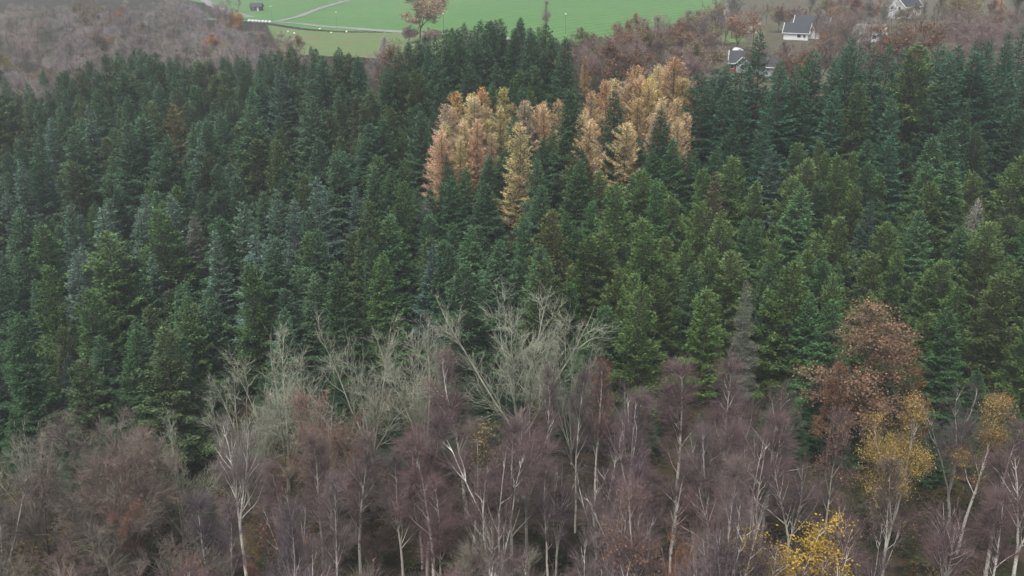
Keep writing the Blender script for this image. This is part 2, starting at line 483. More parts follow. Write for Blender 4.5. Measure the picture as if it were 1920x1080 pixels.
USED = set()
ONES = 'zero one two three four five six seven eight nine ten eleven twelve thirteen fourteen fifteen sixteen seventeen eighteen nineteen'.split()
TENS = 'x x twenty thirty forty fifty sixty seventy eighty ninety'.split()
def say(n):
    n = int(n); sg = ''
    if n < 0: return 'minus-' + say(-n)
    if n > 99: return 'one-hundred'
    return ONES[n] if n < 20 else TENS[n // 10] + ('-' + ONES[n % 10] if n % 10 else '')
def uniq(head, tx, ty):
    """a label that singles a tree out by its look and by where its tip stands in the photo"""
    a, b = min(100, max(0, tx / 19.2)), min(100, max(0, ty / 10.8))
    for da, db in ((0, 0), (.5, 0), (-.5, 0), (0, .5), (0, -.5), (.5, .5), (-.5, -.5), (1, 0), (-1, 0), (0, 1), (0, -1), (1, 1), (-1, -1)):
        s = f'{head}, tip {say(round(a + da))} percent across, {say(round(b + db))} percent down the photo'
        if s not in USED: break
    USED.add(s)
    return s

def set_xf(o, x, y, z, s, sxy, rz, tilt=(0, 0)):
    o.location = (x, y, z - .08); o.scale = (s * sxy, s * sxy, s); o.rotation_euler = (tilt[0], tilt[1], rz)

def tree(name, cat, group, label, v, x, y, h, crown_col, bark_col=None, parts=True, sxy=1.0, rz=None, tilt=(0, 0), leaf=None, leaf_col=None):
    s = h / v['H']; z = float(G(x, y)); rz = random.random() * 6.283 if rz is None else rz
    root = link(name, None); root.empty_display_size = .5
    set_xf(root, x, y, z, s, sxy, rz, tilt)
    t = link('trunk', v['trunk'], root); t.color = (*(bark_col or (.11, .085, .065)), 1)
    c = link('crown', v['crown'], root); c.color = (*crown_col, 1)
    if v.get('leaf'):
        leaf, leaf_col = v['leaf'], crown_col; c.color = (.15, .12, .105, 1)
    if leaf is not None:
        f = link('foliage', leaf, root); f.color = (*leaf_col, 1)
    return tag(root, label, cat, group)

random.seed(7)
NPR = np.random.default_rng(11)

# ------------------------------------------------------------------ setting: ground, fields, lanes
def grid_sheet(name, xs, ys, mat, dz=0.0):
    X, Y = np.meshgrid(xs, ys); Z = G(X, Y) + dz
    V = np.stack([X, Y, Z], -1).reshape(-1, 3)
    nx, ny = len(xs), len(ys); idx = np.arange(nx * ny).reshape(ny, nx)
    F = np.stack([idx[:-1, :-1], idx[:-1, 1:], idx[1:, 1:], idx[1:, :-1]], -1).reshape(-1, 4)
    return link(name, mesh_np(name, V, [F], [mat], smooth=True))

M_FLOOR = blotchy('forest_floor', [(.028, .022, .015), (.060, .040, .020), (.032, .038, .015), (.018, .016, .012)], [0, .12, .25, .6])
M_FIELD = blotchy('field_grass', [(.085, .200, .060), (.108, .222, .068), (.072, .180, .054), (.100, .190, .070)], [0, .02, .15, .6])
M_VERGE = blotchy('rough_grass', [(.13, .19, .075), (.16, .16, .08), (.11, .17, .065)], [0, .08, .3])
M_LANE = blotchy('gravel_lane', [(.26, .26, .25), (.30, .29, .28), (.2, .2, .19)], [0, .3, 1.2])
def mown(m):
    nt = m.node_tree; bs = next(n for n in nt.nodes if n.type == 'BSDF_PRINCIPLED'); src = bs.inputs['Base Color'].links[0].from_socket
    tc = nt.nodes.new('ShaderNodeTexCoord'); mp = nt.nodes.new('ShaderNodeMapping'); mp.inputs['Rotation'].default_value = (0, 0, .6)
    wv = nt.nodes.new('ShaderNodeTexWave'); wv.inputs['Scale'].default_value = .055; wv.inputs['Distortion'].default_value = 1.2; wv.inputs['Detail'].default_value = 3
    mr = nt.nodes.new('ShaderNodeMapRange'); mr.inputs['To Min'].default_value = .86; mr.inputs['To Max'].default_value = 1.14
    vm = nt.nodes.new('ShaderNodeVectorMath'); vm.operation = 'SCALE'
    nt.links.new(tc.outputs['Object'], mp.inputs[0]); nt.links.new(mp.outputs[0], wv.inputs['Vector']); nt.links.new(wv.outputs['Fac'], mr.inputs['Value'])
    nt.links.new(src, vm.inputs[0]); nt.links.new(mr.outputs[0], vm.inputs['Scale']); nt.links.new(vm.outputs[0], bs.inputs['Base Color'])
mown(M_FIELD)
xs = np.concatenate([[-5000, -2500, -1200, -700], np.arange(-420, 421, 5.0), [700, 1200, 2500, 5000]])
ys = np.concatenate([[-3000, -1000, -300, -100], np.arange(-40, 701, 5.0), [800, 1000, 1500, 2500, 4500, 8000]])
tag(grid_sheet('ground', xs, ys, M_FLOOR), kind='structure')

def poly_sheet(name, pts, mat, dz, step=3.0, cols=44):
    """a sheet over the terrain inside a world polygon, built row by row"""
    pts = np.array(pts, float); x = pts[:, 0]; y = pts[:, 1]
    rows = []
    for yy in np.arange(y.min() + .05, y.max(), step):
        cr = []
        for k in range(len(pts)):
            (xa, ya), (xb, yb) = pts[k], pts[(k + 1) % len(pts)]
            if (ya > yy) != (yb > yy): cr.append(xa + (xb - xa) * (yy - ya) / (yb - ya))
        if len(cr) < 2: continue
        xx = np.linspace(min(cr) + .8 * sin(yy), max(cr) + .8 * sin(yy * 1.3), cols)
        rows.append(np.stack([xx, np.full(cols, yy), G(xx, np.full(cols, yy)) + dz], 1))
    V = np.array(rows).reshape(-1, 3); idx = np.arange(len(V)).reshape(-1, cols)
    F = np.stack([idx[:-1, :-1], idx[:-1, 1:], idx[1:, 1:], idx[1:, :-1]], -1).reshape(-1, 4)
    return link(name, mesh_np(name, V, [F], [mat], smooth=True))

def strip(name, pix, width, mat, dz, n=60):
    W = np.array([hit(*p)[:2] for p in pix]); d = np.concatenate([[0], np.cumsum(np.linalg.norm(np.diff(W, axis=0), axis=1))])
    q = np.linspace(0, d[-1], n); C = np.stack([np.interp(q, d, W[:, 0]), np.interp(q, d, W[:, 1])], 1)
    for _ in range(4): C[1:-1] = (C[:-2] + 2 * C[1:-1] + C[2:]) / 4
    T = np.gradient(C, axis=0); T /= np.linalg.norm(T, axis=1)[:, None]; Nn = np.stack([-T[:, 1], T[:, 0]], 1)
    wv = width * (1 + .08 * np.sin(np.arange(n) * .9) + .05 * np.sin(np.arange(n) * 2.3))
    rows = [C + Nn * (wv * k)[:, None] for k in (-.5, 0, .5)]
    V = np.stack(rows, 1).reshape(-1, 2); V = np.concatenate([V, (G(V[:, 0], V[:, 1]) + dz)[:, None]], 1)
    idx = np.arange(n * 3).reshape(n, 3)
    F = np.stack([idx[:-1, :-1], idx[:-1, 1:], idx[1:, 1:], idx[1:, :-1]], -1).reshape(-1, 4)
    return tag(link(name, mesh_np(name, V, [F], [mat], smooth=True)), kind='structure')

def wp(px, py): return hit(px, py)[:2]
field_poly = [wp(440, 34), wp(520, 46), wp(700, 60), wp(900, 74), wp(1060, 84), wp(1150, 66), wp(1290, 40), wp(1345, 12), (150, 700), (-260, 700), wp(400, 10)]
tag(poly_sheet('field', field_poly, M_FIELD, .12), kind='structure')
tag(poly_sheet('rough_grass_verge', [wp(500, 47), wp(760, 62), wp(900, 70), wp(930, 105), wp(700, 110), wp(530, 100)], M_VERGE, .16, 2), kind='structure')
tag(poly_sheet('garden_lawn', [wp(1310, 22), wp(1350, 2), wp(1375, 40), wp(1400, 78), wp(1340, 85), wp(1290, 60)], M_VERGE, .16, 2), kind='structure')
M_HEATH = blotchy('heath', [(.105, .098, .066), (.095, .115, .055), (.125, .105, .085), (.08, .068, .05)], [0, .06, .15, .5])
tag(poly_sheet('heath', [wp(1070, 95), wp(1160, 52), wp(1300, 26), wp(1330, -8), wp(1990, -20), (260, 200), (60, 190), (20, 220)], M_HEATH, .08, 3), kind='structure')
strip('road', [(380, 36), (470, 40), (560, 44), (650, 53), (740, 60), (860, 68), (980, 76)], 3.6, M_LANE, .22)
strip('path', [(520, 41), (560, 32), (600, 17), (650, 2), (700, -14)], 3.4, M_LANE, .26)
strip('path', [(375, -6), (395, 10), (420, 20), (470, 33)], 5.0, M_LANE, .24)
strip('path', [(1366, 8), (1362, 22), (1358, 36), (1350, 48)], 2.6, M_LANE, .24)
M_TARMAC = blotchy('tarmac', [(.07, .07, .075), (.09, .09, .09)], [0, .5])


# ------------------------------------------------------------------ buildings and small things by the field
M_WALLW = plain('white_cladding', (.74, .75, .76), .6, .08); M_SLATE = plain('slate_roof', (.042, .046, .055), .65, .25, 4)
M_WALLR = plain('red_cladding', (.30, .075, .05), .7, .15); M_TRIM = plain('white_trim', (.80, .80, .80), .5, .05)
M_PANE = plain('window_glass', (.03, .035, .04), .1, .1, spec=.6); M_DARKW = plain('dark_cladding', (.05, .05, .055), .8, .2)
M_BRICK = plain('chimney_brick', (.22, .12, .09), .9, .3); M_FOIL = plain('white_bale_film', (.78, .79, .80), .35, .08)
M_STONE = plain('pale_stone', (.42, .41, .39), .9, .3); M_STEEL = plain('lamp_steel', (.16, .17, .17), .5, .1); M_GREYWALL = plain('grey_cladding', (.33, .35, .36), .7, .1)

def box_bm(bm, x0, x1, y0, y1, z0, z1):
    v = [bm.verts.new(c) for c in ((x0, y0, z0), (x1, y0, z0), (x1, y1, z0), (x0, y1, z0), (x0, y0, z1), (x1, y0, z1), (x1, y1, z1), (x0, y1, z1))]
    for f in ((3, 2, 1, 0), (4, 5, 6, 7), (0, 1, 5, 4), (1, 2, 6, 5), (2, 3, 7, 6), (3, 0, 4, 7)): bm.faces.new([v[i] for i in f])

def bmo(name, bm, mat, parent=None):
    bmesh.ops.recalc_face_normals(bm, faces=bm.faces)
    me = bpy.data.meshes.new(name); bm.to_mesh(me); bm.free(); me.materials.append(mat)
    return link(name, me, parent)

def box(name, mat, parent, *b):
    bm = bmesh.new(); box_bm(bm, *b); return bmo(name, bm, mat, parent)

def slab(name, mat, parent, quad, th):
    """a tilted plate: four top corners, thickness downwards"""
    bm = bmesh.new(); t = [bm.verts.new(q) for q in quad]; u = [bm.verts.new((q[0], q[1], q[2] - th)) for q in quad]
    bm.faces.new(t); bm.faces.new(u[::-1])
    for i in range(4): bm.faces.new((t[i], u[i], u[(i + 1) % 4], t[(i + 1) % 4]))
    return bmo(name, bm, mat, parent)

def gable_block(root, L, W, wh, rh, wall, roof, trim=None, ox=0, oy=0, z0=0, ov=.45, wins=(), chimney=None):
    """walls with gables, two roof slopes with white barge boards and eaves, windows; ridge along local x"""
    trim = trim or M_TRIM
    x0, x1, y0, y1 = ox - L / 2, ox + L / 2, oy - W / 2, oy + W / 2
    bm = bmesh.new()
    A = [bm.verts.new(c) for c in ((x0, y0, -1.5), (x1, y0, -1.5), (x1, y1, -1.5), (x0, y1, -1.5), (x0, y0, z0 + wh), (x1, y0, z0 + wh), (x1, y1, z0 + wh), (x0, y1, z0 + wh), (x0, oy, z0 + wh + rh), (x1, oy, z0 + wh + rh))]
    for f in ((0, 1, 5, 4), (1, 2, 6, 9, 5), (2, 3, 7, 6), (3, 0, 4, 8, 7), (4, 5, 9, 8), (6, 7, 8, 9)): bm.faces.new([A[i] for i in f])
    bmo('wall', bm, wall, root)
    sl = rh / (W / 2); zt = z0 + wh + rh + .16; ze = z0 + wh - ov * sl + .16
    for sgn in (-1, 1):
        ye = oy + sgn * (W / 2 + ov)
        r = slab('roof', roof, root, [(x0 - ov, oy, zt), (x1 + ov, oy, zt), (x1 + ov, ye, ze), (x0 - ov, ye, ze)], .14)
        for xx in (x0 - ov - .16, x1 + ov + .005):
            slab('barge_board', trim, r, [(xx, oy, zt + .05), (xx + .15, oy, zt + .05), (xx + .15, ye, ze + .05), (xx, ye, ze + .05)], .34)
        yf = sorted((ye + sgn * .005, ye + sgn * .13))
        box('eave_board', trim, r, x0 - ov, x1 + ov, yf[0], yf[1], ze - .24, ze - .02)
        if chimney and sgn == 1:
            box('chimney', M_BRICK, r, ox + chimney - .35, ox + chimney + .35, oy + .1, oy + .8, zt - 1.0, zt + .9)
    for (face, c, zc, w, h) in wins:
        if face == 'f': b = (c - w / 2, c + w / 2, y0 - .06, y0 + .05); pb = (c - w / 2 + .1, c + w / 2 - .1, y0 - .075, y0 + .02)
        elif face == 'r': b = (x1 - .05, x1 + .06, c - w / 2, c + w / 2); pb = (x1 - .02, x1 + .075, c - w / 2 + .1, c + w / 2 - .1)
        else: b = (x0 - .06, x0 + .05, c - w / 2, c + w / 2); pb = (x0 - .075, x0 + .02, c - w / 2 + .1, c + w / 2 - .1)
        f = box('window', M_TRIM, root, *b, z0 + zc - h / 2, z0 + zc + h / 2)
        box('pane', M_PANE, f, *pb, z0 + zc - h / 2 + .1, z0 + zc + h / 2 - .1)

def root_at(name, px, py, rz, label, cat, group=None, push=0.0):
    x, y, z = hit(px, py); y += push; z = float(G(x, y))
    r = link(name, None); r.location = (x, y, z); r.rotation_euler = (0, 0, rz); tag(r, label, cat, group); return r

h1 = root_at('house', 1494, 74, radians(-24), 'white house with slate-grey roofs on two levels above the bare trees', 'house'); h1.scale = (.78, .78, .78)
gable_block(h1, 9.0, 7.2, 2.9, 3.0, M_WALLW, M_SLATE, wins=[('f', 1.2, 1.6, 1.5, 1.3), ('f', 3.2, 1.6, 1.0, 1.3), ('r', -1.0, 1.6, 1.3, 1.3), ('r', 1.4, 1.6, 1.3, 1.3)])
gable_block(h1, 12.5, 8.0, 4.6, 3.6, M_WALLW, M_SLATE, ox=4.2, oy=7.4, wins=[('f', -1.0 + .6, 4.2, .9, .6), ('f', 1.6, 4.2, .9, .6), ('f', 3.4, 4.2, .9, .6)], chimney=2.0)
h2 = root_at('house', 1392, 138, radians(-14), 'red house with dark roof and white-edged gables half hidden by conifers', 'house'); h2.scale = (.80, .80, .80)
gable_block(h2, 7.5, 6.0, 3.0, 2.8, M_WALLR, M_SLATE, oy=4.0, wins=[('f', -3.0, 1.7, 1.0, 1.2), ('l', 4.0, 1.7, 1.2, 1.2)])
g2 = link('front_gable', None, h2); g2.rotation_euler = (0, 0, -pi / 2); g2.location = (-.2, 1.0, 0)
gable_block(g2, 3.4, 3.4, 3.0, 1.7, M_GREYWALL, M_SLATE, ov=.3, wins=[('r', 0, 1.9, 1.0, 1.3)])
g3 = link('side_wing', None, h2); g3.rotation_euler = (0, 0, radians(-8)); g3.location = (6.6, -1.0, 0)
gable_block(g3, 8.0, 5.4, 2.8, 2.6, M_GREYWALL, M_SLATE, wins=[('r', 0, 1.7, 1.2, 1.2)])
h3 = root_at('house', 1693, 34, radians(35), 'white house with a tall gable showing through reddish bare trees', 'house')
gable_block(h3, 10, 7.5, 4.6, 3.4, M_WALLW, M_SLATE, wins=[('f', -2.5, 1.7, 1.2, 1.3), ('f', 1.5, 1.7, 1.2, 1.3), ('l', -1.5, 3.8, 1.1, 1.2), ('l', 1.5, 3.8, 1.1, 1.2)], chimney=-1.5)
h4 = root_at('house', 1626, 78, radians(-8), 'low white house almost hidden by bare trees above the conifer tops', 'house')
gable_block(h4, 8, 6, 2.6, 2.2, M_WALLW, M_GREYWALL, wins=[('f', -2, 1.5, 1.2, 1.1), ('f', 1.2, 1.5, 1.2, 1.1)])
sh = root_at('shed', 482, 21, radians(-4), 'dark shed with grey roof and white door beside the lane', 'shed')
gable_block(sh, 5.6, 3.6, 2.3, 1.5, M_DARKW, M_SLATE, trim=M_DARKW, ov=.35, wins=[('f', -1.4, 1.4, .8, .7)])
d_ = box('door', M_TRIM, sh, .55, 1.45, -1.88, -1.76, 0, 2.05); box('handle', M_STEEL, d_, .66, .72, -1.93, -1.885, .95, 1.1)
# arched white tunnel in the garden
tn = root_at('garden_tunnel', 1387, 100, radians(6), 'white arched garden tunnel behind the red house', 'tunnel'); tn.scale = (.75, .75, .62)
bm = bmesh.new(); ra = []
for k in range(13):
    a = pi * k / 12; ra.append([bm.verts.new((-1.7 * cos(a), yy, 2.0 * sin(a))) for yy in (0, 4.0)])
for k in range(12): bm.faces.new((ra[k][0], ra[k][1], ra[k + 1][1], ra[k + 1][0]))
bm.faces.new([r[0] for r in ra]); bm.faces.new([r[1] for r in ra[::-1]])
bmo('cover', bm, M_FOIL, tn)
box('door', M_GREYWALL, tn, -.5, .5, -.06, -.01, 0, 1.6)
# wrapped bales in a row by the lane
bm = bmesh.new(); bmesh.ops.create_cone(bm, cap_ends=True, segments=18, radius1=.62, radius2=.62, depth=1.2)
bmesh.ops.bevel(bm, geom=[e for e in bm.edges if abs(e.verts[0].co.z - e.verts[1].co.z) < .01], offset=.10, segments=2, affect='EDGES')
bale_me = bpy.data.meshes.new('bale'); bm.to_mesh(bale_me); bm.free(); bale_me.materials.append(M_FOIL)
for p in bale_me.polygons: p.use_smooth = True
ORD = 'first second third fourth fifth sixth seventh eighth'.split()
for k in range(7):
    x, y, z = hit(468 + k * 6.3, 42 + k * .35)
    o = link('bale', bale_me); o.location = (x, y + random.uniform(-.2, .2), z + .66); o.rotation_euler = (pi / 2, 0, random.uniform(-.3, .3))
    tag(o, f'white wrapped bale by the lane, {ORD[k]} of the row counted from the shed side', 'bale', 'white bales in a row by the lane')
for k, (px, py, lab) in enumerate([(540, 62, 'white wrapped bale alone on rough grass nearest the bale row'), (552, 65, 'small white bale beside the lone one on rough grass'), (600, 57, 'white bale on the verge just below the road before the lamp post'),
                                   (621, 64, 'white bale on the verge directly below the tall lamp post'), (650, 62, 'white bale on the verge past the tall lamp post')]):
    x, y, z = hit(px, py); o = link('bale', bale_me); o.location = (x, y, z + .5); o.scale = (.6, .6, .6); o.rotation_euler = (pi / 2, 0, 1.2 * k); tag(o, lab, 'bale')
def lamp(px, py, h, lab):
    r = root_at('street_lamp', px, py, 0, lab, 'street lamp', 'lamps along the road')
    bm = bmesh.new(); bmesh.ops.create_cone(bm, cap_ends=True, segments=10, radius1=.10, radius2=.06, depth=h); bmesh.ops.translate(bm, verts=bm.verts, vec=(0, 0, h / 2)); bmo('pole', bm, M_STEEL, r)
    hd = box('lamp_head', M_TRIM, r, -.28, .28, -.75, .15, h, h + .28); box('lens', M_FOIL, hd, -.22, .22, -.68, .02, h - .05, h - .004)
lamp(632, 55, 6.6, 'tall street lamp standing against the green field by the road')
lamp(510, 38, 6.0, 'street lamp next to the dark shed')
lamp(832, 62, 6.2, 'street lamp beside the pale orange round tree')
lamp(1060, 64, 6.0, 'street lamp between the dark conifer tops and the reddish bare trees')
# boulders of the rockery by the garden path
bm = bmesh.new(); bmesh.ops.create_icosphere(bm, subdivisions=2, radius=.6)
for v in bm.verts: v.co *= 1 + .22 * sin(v.co.x * 7 + 1) * cos(v.co.y * 6) + .12 * sin(v.co.z * 11)
rock_me = bpy.data.meshes.new('boulder'); bm.to_mesh(rock_me); bm.free(); rock_me.materials.append(M_STONE)
for k in range(16):
    x, y, z = hit(random.uniform(1376, 1425), random.uniform(44, 64)); s_ = random.uniform(.6, 1.5)
    o = link('boulder', rock_me); o.location = (x, y, z + .1); o.scale = (s_, s_ * .8, s_ * .7); o.rotation_euler = (0, 0, random.random() * 6)
    tag(o, 'pale boulder in the rockery by the garden path', 'boulder', 'boulders of the rockery')


# ------------------------------------------------------------------ conifer stand
def cc(base, var=.12):
    k = 1.27 + random.gauss(0, var)
    return tuple(max(.004, c * k * (1 + random.gauss(0, .035))) for c in base)

SPRUCE = (.050, .108, .042); SPRUCE_BLUE = (.054, .106, .056); OLIVE = (.082, .132, .042); OLIVE_DK = (.062, .108, .040)
SILVER = (.090, .145, .105); SITKA = (.044, .110, .060)
BARK = (.11, .085, .065)

con_poly = [(-160, 165), (-20, 140), (60, 134), (130, 126), (190, 100), (270, 88), (345, 97), (385, 112), (430, 92), (520, 88), (600, 82), (640, 74),
            (668, 92), (690, 108), (712, 112), (735, 90), (790, 68), (850, 46), (905, 34), (960, 28), (1010, 38), (1050, 58), (1066, 100), (1062, 150), (1010, 168),
            (980, 178), (900, 178), (850, 172), (822, 200), (800, 270), (806, 330), (850, 310), (905, 282), (960, 245), (1010, 232), (1045, 225), (1110, 240),
            (1200, 250), (1262, 262), (1312, 250), (1318, 180), (1290, 118), (1345, 112), (1420, 100), (1500, 98), (1560, 90), (1620, 78), (1720, 92), (1800, 66),
            (1900, 48), (2080, 40), (2080, 600), (1900, 590), (1790, 600), (1700, 590), (1560, 590), (1480, 570), (1400, 585), (1250, 580), (1120, 575), (1000, 585),
            (860, 590), (740, 590), (640, 590), (560, 580), (470, 580), (390, 600), (260, 640), (140, 680), (30, 610), (-160, 620)]
# explicit conifers: tip pixel, height, kind, colour, width
EXPL = [(30, 592, 16, 'spruce', (.040, .085, .038), 1.25), (250, 618, 15, 'spruce', (.036, .080, .036), 1.2), (352, 556, 16, 'spruce', OLIVE_DK, 1.1),
        (124, 668, 9, 'spruce', (.05, .08, .055), 1.1), (470, 492, 17, 'olive', OLIVE_DK, 1.2), (180, 540, 16, 'olive', OLIVE_DK, 1.2), (90, 500, 17, 'olive', OLIVE_DK, 1.1),
        (1080, 165, 19, 'spruce', (.040, .085, .036), 1.15), (1163, 170, 18, 'spruce', (.036, .078, .036), 1.1), (1240, 207, 17, 'spruce', (.034, .075, .038), 1.1),
        (963, 220, 14, 'spruce', SPRUCE, 1.0), (842, 290, 13, 'spruce', (.04, .085, .036), .9), (1262, 262, 15, 'spruce', SPRUCE, 1),
        (1432, 56, 23, 'fir', SITKA, 1.0), (1610, 66, 22, 'fir', SITKA, .95), (1705, 78, 22, 'olive', OLIVE, 1.35), (1610, 155, 18, 'olive', (.058, .10, .032), 1.2),
        (1016, 485, 16, 'olive', (.068, .105, .034), 1.2), (1105, 452, 17, 'olive', (.062, .10, .03), 1.25), (1200, 440, 18, 'olive', (.058, .10, .03), 1.25),
        (1160, 500, 16, 'olive', (.07, .11, .03), 1.2), (1235, 520, 15, 'olive', (.062, .105, .03), 1.25), (1480, 492, 17, 'olive', (.068, .115, .032), 1.3), (1560, 512, 16, 'olive', OLIVE, 1),
        (1650, 480, 17, 'olive', (.07, .105, .036), 1.3), (1790, 540, 16, 'olive', (.062, .12, .03), 1.25), (1885, 512, 17, 'olive', (.075, .105, .04), 1.3), (1850, 420, 18, 'olive', OLIVE, 1.2),
        (1040, 395, 18, 'olive', (.085, .095, .034), 1.2), (1165, 345, 19, 'olive', OLIVE, 1.1), (850, 455, 17, 'spruce', (.045, .085, .04), 1.2), (720, 470, 17, 'spruce', OLIVE_DK, 1.15),
        (640, 490, 17, 'spruce', (.04, .085, .034), 1.15), (1070, 530, 12, 'olive', (.06, .12, .04), 1.0),
        (170, 196, 17, 'fir', SILVER, 1.15), (328, 362, 17, 'fir', (.088, .145, .105), 1.2), (262, 388, 16, 'fir', SILVER, 1.15), (460, 378, 17, 'fir', SILVER, 1.1), (508, 356, 16, 'fir', (.08, .135, .10), 1.0),
        (360, 402, 15, 'fir', (.11, .14, .10), 1.1), (290, 470, 14, 'fir', SILVER, 1.0), (165, 452, 15, 'fir', SILVER, 1.1), (484, 458, 14, 'fir', (.10, .15, .12), 1.0), (90, 222, 17, 'fir', (.09, .14, .115), 1.1),
        (545, 372, 16, 'fir', (.075, .125, .10), 1.0), (40, 300, 17, 'fir', (.085, .13, .105), 1.15), (20, 360, 16, 'fir', (.085, .125, .10), 1.1)]
larch_poly = [(800, 290), (832, 205), (850, 172), (905, 165), (950, 168), (1000, 190), (1045, 190), (1092, 162), (1150, 150), (1200, 128), (1262, 108), (1300, 150), (1312, 200),
              (1262, 250), (1200, 235), (1110, 225), (1045, 220), (1010, 226), (960, 238), (905, 270), (850, 298), (806, 322)]
for k in range(25):     # young spruces that close off the foot of the larches
    px = 792 + k * 21.5 + random.uniform(-6, 6); py = float(np.interp(px, [790, 850, 905, 960, 1010, 1045, 1110, 1200, 1262, 1320], [345, 318, 290, 258, 246, 238, 246, 256, 268, 270])) + random.uniform(0, 20)
    EXPL.append((px, py, random.uniform(10, 13), 'spruce', (.05, .104, .044), random.uniform(1.1, 1.4)))

trees = []      # dict(kind, x, y, h, col, w, tip)
for (px, py, h, kind, col, w) in EXPL:
    x, y, z = hit(px, py, h)
    trees.append(dict(kind=kind, x=x, y=y, h=h, col=cc(col, .05), w=w, big=True))
def top_line(px):
    P_ = con_poly
    c = [ya + (yb - ya) * (px - xa) / (xb - xa) for (xa, ya), (xb, yb) in zip(P_, P_[1:]) if xa <= px < xb]
    return min(c) if c else 100
for px in list(range(-30, 690, 27)) + list(range(728, 1062, 23)) + list(range(1318, 1960, 27)):
    px += random.uniform(-7, 7); py = top_line(px) + random.uniform(0, 26)
    h, kind, col, w = (random.uniform(12.5, 15.5), 'spruce' if random.random() < .8 else 'olive', SPRUCE_BLUE, random.uniform(1.0, 1.25)) if px < 690 else \
        ((random.uniform(16, 18.5), 'spruce', (.042, .088, .044), random.uniform(1, 1.2)) if px < 1070 else (random.uniform(18, 20.5), 'fir', SITKA, random.uniform(1.1, 1.35)))
    x, y, z = hit(px, py, h)
    if any((x - t['x']) ** 2 + (y - t['y']) ** 2 < 4 for t in trees): continue
    trees.append(dict(kind=kind, x=x, y=y, h=h, col=cc(col, .10), w=w))
SP = 4.35
for gy in np.arange(62, 330, SP):
    half = gy * .60 + 22
    off = random.random() * SP
    for gx in np.arange(-half, half, SP):
        x = gx + off + random.uniform(-.36, .36) * SP; y = gy + random.uniform(-.36, .36) * SP
        h = random.gauss(13.8, 2.3)
        z = float(G(x, y))
        px, py, dep = proj(x, y, z + h)
        if px < -150 or px > 2070: continue
        if px > 1290 and py < 230: h = random.gauss(17, 1.4)
        if px < 420 and py > 480: h *= .9
        if 800 < px < 1310 and py < 300: h = min(h, 15.5)
        px, py, dep = proj(x, y, z + h)
        if not in_poly(px, py, con_poly): continue
        if py > 500 and 600 < px < 1100: continue
        if 790 < px < 1320 and py < 345 and (in_poly(px, py - 26, larch_poly) or in_poly(px, py - 48, larch_poly)): continue
        if any((x - t['x']) ** 2 + (y - t['y']) ** 2 < (2.6 if t.get('big') else 1.2) ** 2 for t in trees): continue
        r = random.random()
        if px > 1285 and py < 235 + (px - 1285) * .05 and px < 1680 or (px > 1680 and py < 150): kind, col = ('fir', SITKA) if r < .85 else ('olive', OLIVE)
        elif px < 620 and 330 < py < 480:
            kind, col = ('fir', SILVER) if r < .22 else (('spruce', SPRUCE_BLUE) if r < .68 else ('olive', OLIVE_DK))
        elif px < 700:
            kind, col = ('spruce', SPRUCE_BLUE) if r < .62 else (('olive', (.066, .098, .044)) if r < .94 else ('fir', (.07, .115, .09)))
        elif py < 240:
            kind, col = ('spruce', (.042, .088, .044)) if r < .75 else ('olive', OLIVE_DK)
        elif px > 1050 and py > 280:
            kind, col = ('olive', OLIVE) if r < .66 else (('spruce', (.052, .108, .042)) if r < .93 else ('fir', (.05, .095, .07)))
        else:
            kind, col = ('spruce', (.052, .104, .048)) if r < .52 else (('olive', OLIVE_DK) if r < .86 else ('fir', (.055, .10, .078)))
        if kind == 'spruce' and random.random() < .12: kind = 'olive'
        if py > 470 and kind == 'fir': kind, col = 'spruce', SPRUCE
        if r > .992: col = (.095, .085, .040)
        trees.append(dict(kind=kind, x=x, y=y, h=h, col=cc(col, .17), w=random.uniform(1.02, 1.5)))
for gy in np.arange(120, 330, 2.5):
    half = gy * .3
    for gx in np.arange(-half, half, 2.5):
        x = gx + random.uniform(-1, 1); y = gy + random.uniform(-1, 1)
        h = random.gauss(14.0, 1.4); z = float(G(x, y)); px, py, dep = proj(x, y, z + h)
        if not in_poly(px, py, larch_poly): continue
        if any((x - t['x']) ** 2 + (y - t['y']) ** 2 < (1.6 if t.get('big') else .9) ** 2 for t in trees): continue
        r = random.random()
        col = (.50, .375, .215) if r < .55 else ((.42, .335, .225) if r < .85 else (.47, .385, .19))
        trees.append(dict(kind='larch', x=x, y=y, h=h, col=cc(col, .12), w=random.uniform(1.0, 1.4)))

# leave out what stands wholly behind other trees
trees.sort(key=lambda t: t['x'] ** 2 + t['y'] ** 2)
MASK = np.zeros((270, 480), bool)
kept = []
for t in trees:
    z = float(G(t['x'], t['y'])); H = t['h']; v0 = LIB[t['kind']][0]
    tx, ty, dep = proj(t['x'], t['y'], z + H); bx_, by_, _ = proj(t['x'], t['y'], z + H * .12)
    t['tip'] = (float(tx), float(ty)); rad = v0['R'] * H / v0['H'] * t['w'] * FPX / dep / 4 * (.45 if t['kind'] == 'larch' else .80)
    r0, r1 = int(ty / 4), int(by_ / 4); vis = 0
    for r in range(max(0, r0), min(270, r1)):
        k = (r - r0) / max(1, r1 - r0); c = (tx + (bx_ - tx) * k) / 4; w = rad * k ** .75
        a, b = max(0, int(c - w)), min(480, int(c + w) + 1)
        if a < b:
            vis += int((~MASK[r, a:b]).sum()); MASK[r, a:b] = True
    if (vis >= (3 if t['kind'] == 'larch' else 7) and -60 < tx < 1980) or t.get('big'): kept.append(t)
print('conifers', len(trees), 'kept', len(kept), {k: sum(t['kind'] == k for t in kept) for k in ('spruce', 'fir', 'olive', 'larch')})

